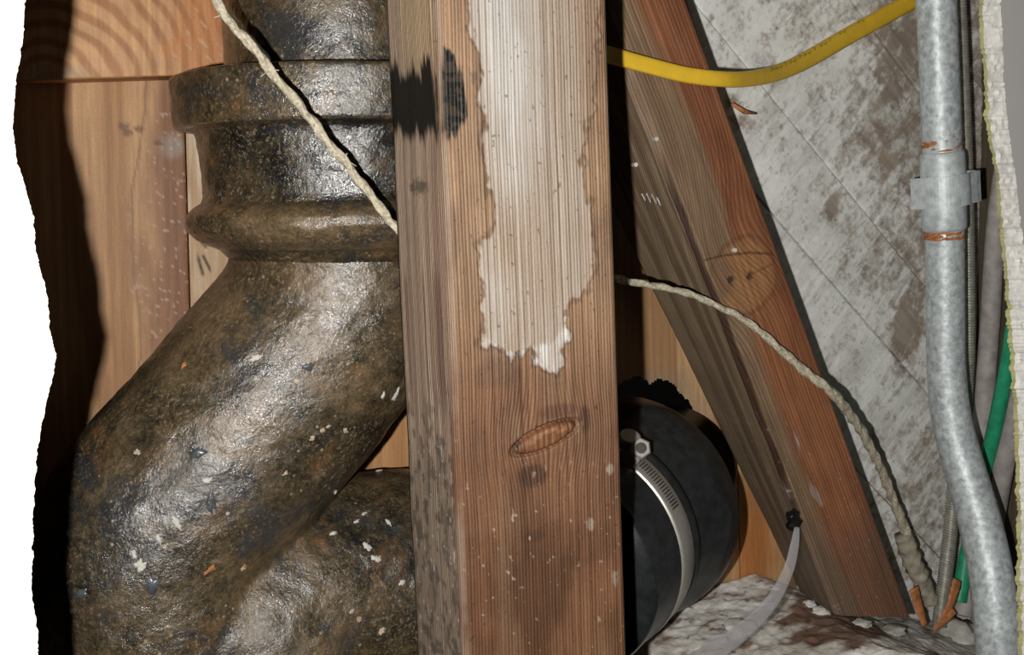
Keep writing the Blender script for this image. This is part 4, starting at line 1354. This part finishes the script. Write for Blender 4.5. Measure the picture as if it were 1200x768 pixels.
# stiff mortar-coated tail of the twine
cr = [(1058, 628, .392), (1068, 655, .392), (1080, 682, .392), (1092, 706, .392)]
crp, crr = catmull([P(a, b, y) for a, b, y in cr], 14, [0.0042, 0.0048, 0.0046, 0.0036])
V, Fs = sweep(crp, crr, 20, lambda th, s: 0.75 + 0.55 * vnoise(np.cos(th) * 2 + 9, np.sin(th) * 2 + 9, s * 300, 4))
cc = np.tile(np.array((0.34, 0.31, 0.24)), (len(V), 1)) * (0.6 + 0.8 * fbm(V[:, 0] * 300, V[:, 1] * 300, V[:, 2] * 300, 3, 951))[:, None]
adopt(mesh_obj('mortar_crust', V, Fs, M['mortar'], None, True, cc), twine)
fz = P(300, 62, .352)
for k in range(12):                                              # loose fibres
    i = random.choice([int(len(twp) * f) for f in (0.05, .09, .14, .2, .26, .3, .31, .315, .55, .6, .66, .7)])
    a = Vector(twp[i])
    d = Vector((random.uniform(-1, 1), -0.4, random.uniform(-1, 1))).normalized()
    V, Fs = sweep([tuple(a), tuple(a + d * 0.002 + Vector((0, 0, -.0005))), tuple(a + d * 0.0042 + Vector((0, 0, -.0016)))], 0.00018, 5)
    adopt(mesh_obj('fibre', V, Fs, M['twine'], None, True), twine)

# ------------------------------------------------------------------ yellow cable
yc_ = [(640, 44, .350), (690, 58, .350), (720, 66, .352), (760, 77, .3535), (805, 88, .3545), (848, 93, .356), (880, 92, .366), (912, 85, .380), (945, 70, .390), (985, 47, .397), (1030, 22, .402), (1075, -3, .404), (1110, -26, .406), (1150, -50, .406)]
ycp, ycr = catmull([P(a, b, y) for a, b, y in yc_], 14, [0.0032] * 6 + [0.0034, .0037, .004, .0042, .0043, .0043, .0043, .0043])
ycable = empty('electrical_cable', P(848, 93, .356))
tag(ycable, 'yellow sheathed electrical cable curving from stud to conduit', 'cable')
V, Fs = sweep(ycp, ycr, 28, lambda th, s: 1.0 / (np.abs(np.cos(th)) ** 3 + np.abs(np.sin(th)) ** 3) ** (1 / 3.0), flat=(1.0, 0.55))
adopt(mesh_obj('jacket', V, Fs, M['yellow'], None, True), ycable)
# faded print: short strokes along the upper half of the sheath, unreadable at this distance
marks = [(905, 81), (910, 79.5), (915, 77), (920, 74.5), (926, 72), (931, 70), (937, 66.5), (943, 63.5), (948, 60.5), (954, 57), (962, 52.5), (967, 49.5), (972, 46), (984, 38.5), (989, 35.5), (1001, 28), (1006, 25), (1011, 22.5), (1018, 18), (1032, 7), (1037, 4), (1043, 1)]
bmk = bmesh.new()
jb = BVHTree.FromPolygons([tuple(v) for v in V], [f for f in Fs if len(f) == 4])
for i, (a, b) in enumerate(marks):
    for dx, dy, hw, hh in (((-1.3, 0, 0.5, 2.2)), ((1.2, 0.3 * (i % 3 - 1), 0.5, 2.0)), ((0, (i % 3 - 1) * 1.4, 1.3, 0.45))):
        pts = []
        for sx, sy in ((-1, -1), (1, -1), (1, 1), (-1, 1)):
            h_ = jb.ray_cast(Vector((0, 0, 0)), ray(a + dx + sx * hw, b + dy + 0.5 + sy * hh))
            if h_[0] is None: break
            pts.append(h_[0] * 0.9993)
        if len(pts) == 4:
            bmk.faces.new([bmk.verts.new(p) for p in pts])
me = bpy.data.meshes.new('faded_print')
bmk.to_mesh(me)
bmk.free()
o = bpy.data.objects.new('faded_print', me)
C.objects.link(o)
me.materials.append(M['ink'])
adopt(o, ycable)

# ------------------------------------------------------------------ conduit with coupling and strap
cdp = [(1086, -240, .372), (1094, -60, .372), (1097, 0, .372), (1101, 90, .372), (1104, 175, .372), (1106, 225, .372), (1107, 275, .372), (1108, 360, .372), (1109, 430, .371), (1115, 490, .368), (1129, 545, .361), (1145, 600, .351), (1158, 655, .341), (1166, 710, .334), (1171, 770, .330), (1180, 900, .328)]
conduit = empty('metal_conduit', P(1171, 770, .355))
tag(conduit, 'galvanised steel conduit with bent foot and strapped coupling at right', 'conduit')
path, _ = catmull([P(a, b, y) for a, b, y in cdp], 12)
cdr = np.interp(path[:, 2], [P(1171, 770, .330).z, P(1145, 600, .351).z, P(1108, 430, .371).z], [rpx(25.5, P(1165, 700, .335)), rpx(24, P(1145, 600, .351)), rpx(21.5, P(1108, 360, .372))])
V, Fs = sweep(path, cdr, 40)
adopt(mesh_obj('tube', V, Fs, M['galv'], None, True), conduit)
def collar(name, py0, py1, rp_, mat, rag=0.0):
    def cx(py): return np.interp(py, [p[1] for p in cdp], [p[0] for p in cdp])
    a, b = P(cx(py0), py0, .372), P(cx(py1), py1, .372)
    r = rpx(rp_, a)
    pts = [a.lerp(b, f) for f in (0, .03, .1, .3, .5, .7, .9, .97, 1)]
    rf = (lambda th, s_: 1 + rag * (fbm(np.cos(th) * 3 + 5, np.sin(th) * 3 + 5, s_ * 900, 2, 5) - 0.5)) if rag else None
    V, Fs = sweep([tuple(p) for p in pts], np.array([r * .93, r * .98, r, r, r, r, r, r * .98, r * .93]), 56, rf)
    o = mesh_obj(name, V, Fs, mat, None, True)
    recalc(o)
    return adopt(o, conduit)
collar('coupling_sleeve', 178, 270, 25, M['zinc'])
collar('rust_band', 163, 178, 22.0, M['rust'], 0.11)
collar('rust_band', 270, 281, 22.0, M['rust'], 0.11)
# strap: band over the sleeve with flat ears screwed to the boards
sp = P(1106, 223, .372)
rs = rpx(28.5, sp)
hh = rpx(18, sp)
axc = (P(1104.6, 200, .372) - P(1107, 250, .372)).normalized()
bx = axc.cross(Vector((0, -1, 0))).normalized()
if bx.x < 0: bx = -bx
outl = [(-rs - 0.010, 0.016), (-rs - 0.010, 0.0145), (-rs, 0.0145), (-rs, 0.006)]
arcn = [(rs * math.cos(math.pi - t), -rs * math.sin(t)) for t in np.linspace(0, math.pi, 20)]
prof_o = [(-rs * 1.22, rs * 0.55), (-rs * 1.12, rs * 0.15), (-rs * 1.03, -rs * 0.2)] + [(rs * 1.03 * math.cos(math.pi - t), -rs * 1.03 * math.sin(t)) for t in np.linspace(0.35, math.pi - 0.9, 16)] + [(rs * 1.05, -rs * 0.72), (rs * 1.36, -rs * 0.62), (rs * 1.42, -rs * 0.52), (rs * 1.42, rs * 0.5)]
V, Fs = [], []
for (a, b) in prof_o:
    for tt in (0, 1):
        for zz in (-1, 1):
            # thin sheet: inner copy slightly shrunk towards the tube
            k_ = 1.0 if tt == 0 else 0.93
            p = sp + bx * (a * k_) + Vector((0, 1, 0)) * (b * k_ + (0.0004 if tt else 0)) + axc * (hh * zz)
            V.append(tuple(p))
for i in range(len(prof_o) - 1):
    a = i * 4
    b = a + 4
    Fs += [(a, a + 1, b + 1, b), (a + 2, b + 2, b + 3, a + 3), (a, b, b + 2, a + 2), (a + 1, a + 3, b + 3, b + 1)]
Fs += [(0, 2, 3, 1), tuple(len(V) - 4 + k for k in (0, 1, 3, 2))]
o = mesh_obj('strap', V, Fs, M['zinc'], None, False)
recalc(o)
adopt(o, conduit)

# ------------------------------------------------------------------ cables behind the conduit
def cable(name, pts, rp_, mat, label, cat, rfun=None, n=14, segs=18):
    p3 = [P(a, b, y) for a, b, y in pts]
    path, rads = catmull(p3, n, [rpx(rp_, p) for p in p3])
    V, Fs = sweep(path, rads, segs, rfun)
    o = mesh_obj(name, V, Fs, mat, None, True)
    return tag(o, label, cat)
cable('armored_cable', [(1112, -240, .390), (1121, -40, .390), (1124, 0, .390), (1128, 90, .390), (1131, 170, .390), (1134, 300, .390), (1134, 420, .391), (1128, 500, .393), (1119, 570, .395), (1112, 640, .394), (1104, 705, .392), (1100, 735, .390)],
      8, M['armor'], 'ribbed steel armoured cable behind the conduit', 'cable', lambda th, s: 1 + 0.07 * np.cos(s * 2 * np.pi / 0.0015 + th), n=140)
cable('green_wire', [(1196, 300, .360), (1190, 360, .365), (1180, 430, .372), (1166, 500, .380), (1154, 550, .388), (1142, 610, .396), (1131, 660, .396), (1124, 705, .394)], 8.5, M['green'], 'green insulated wire crossing behind the conduit', 'wire')
cable('grey_cable', [(1192, 120, .390), (1178, 190, .392), (1167, 270, .396), (1160, 380, .400), (1155, 450, .400), (1150, 520, .402), (1146, 600, .404), (1138, 660, .400), (1128, 722, .394)], 11, M['greycable'], 'grey cable running down beside the green wire', 'cable')
cable('grey_cable', [(1206, 380, .370), (1196, 450, .374), (1186, 500, .378), (1175, 550, .382), (1166, 600, .388), (1156, 660, .394), (1150, 730, .392)], 12, M['greycable'], 'brownish grey cable nearest the right wallboard, below the green wire', 'cable')

# orange kraft scraps at the foot of the cables
def scrap(pts, w, label, seed):
    p3 = [P(a, b, y) for a, b, y in pts]
    path, _ = catmull(p3, 8)
    V, Fs = sweep(path, np.linspace(w, w * 0.55, len(path)), 10, lambda th, s: 0.8 + 0.4 * vnoise(np.cos(th) + 3, np.sin(th) + 3, s * 500, seed), flat=(0.25, 1.0), up=(0, 1, 0))
    o = mesh_obj('kraft_scrap', V, Fs, M['kraft'], None, True)
    tag(o, label, 'paper scrap', 'orange paper scraps at the cable feet')
scrap([(1071, 690, .385), (1077, 712, .386), (1084, 733, .386)], 0.0034, 'orange paper scrap against the mortar-coated end of the twine', 3)
scrap([(1122, 680, .386), (1114, 708, .384), (1100, 734, .384)], 0.0036, 'orange paper scrap across the green wire end', 5)
scrap([(1118, 716, .382), (1108, 728, .382), (1094, 738, .382)], 0.0026, 'lowest orange paper scrap at the foot of the armoured cable', 7)

# ------------------------------------------------------------------ frosted strip hanging from the brace
st = [(934, 618, .353), (931, 640, .351), (924, 668, .350), (908, 700, .346), (884, 728, .342), (852, 754, .336), (815, 778, .330), (770, 800, .326)]
stp, _ = catmull([P(a, b, y) for a, b, y in st], 10)
strip = empty('plastic_strip', P(934, 618, .353))
tag(strip, 'frosted clear plastic strip curving down from the brace', 'strip')
V, Fs = sweep(stp, np.interp(np.arange(len(stp)), [0, 10, 40, 70], [0.0012, 0.0022, 0.0036, 0.0048]), 16, flat=(1.0, 0.25), up=(1, 0, 0.4))
adopt(mesh_obj('ribbon', V, Fs, M['frost'], None, True), strip)
o = chunk('black_plug', P(930, 611, .3555), 0.0042, (0.01, 0.01, 0.01), 71, 'black', (0.8, 0.6, 1.2))
adopt(o, strip)

# nails in the brace
for i, (a, b, y, lab) in enumerate([(769, 163, .3595, 0), (745, 193, .375, 0), (861, 293, .3595, 0)]):
    p = P(a, b, y)
    o = cyl('nail_head', p + Vector((0.0, 0.002, 0)), p - Vector((0.0004, 0.0012, 0)), 0.0010, M['nail'], brace, 14)
    o.parent = brace
    o.matrix_parent_inverse = brace.matrix_world.inverted()
# straw-like splinter between brace and boards
V, Fs = sweep([tuple(P(858, 122, .405)), tuple(P(872, 131, .408)), tuple(P(886, 133, .411))], np.array([0.0008, 0.0012, 0.0005]), 8)
tag(mesh_obj('wood_splinter', V, Fs, M['kraft'], None, True), 'small brown splinter stuck to the white boards beside the brace', 'splinter')

# chalk scribble on the greyed side of the brace
dep = brace.data
bw = [brace.matrix_world @ v.co for v in dep.vertices]
bb = BVHTree.FromPolygons([tuple(v) for v in bw], [tuple(p.vertices) for p in dep.polygons])
zig = []
for a, b in [(752, 227), (757, 236), (758, 227), (763, 238), (764, 228), (770, 240), (770, 231), (774, 241)]:
    h_ = bb.ray_cast(Vector((0, 0, 0)), ray(a, b))
    zig.append(tuple(h_[0] * 0.9994))
V, Fs = sweep(zig, 0.00035, 6)
o = mesh_obj('chalk_scribble', V, Fs, M['whitepaint'], None, True)
o.parent = brace
o.matrix_parent_inverse = brace.matrix_world.inverted()
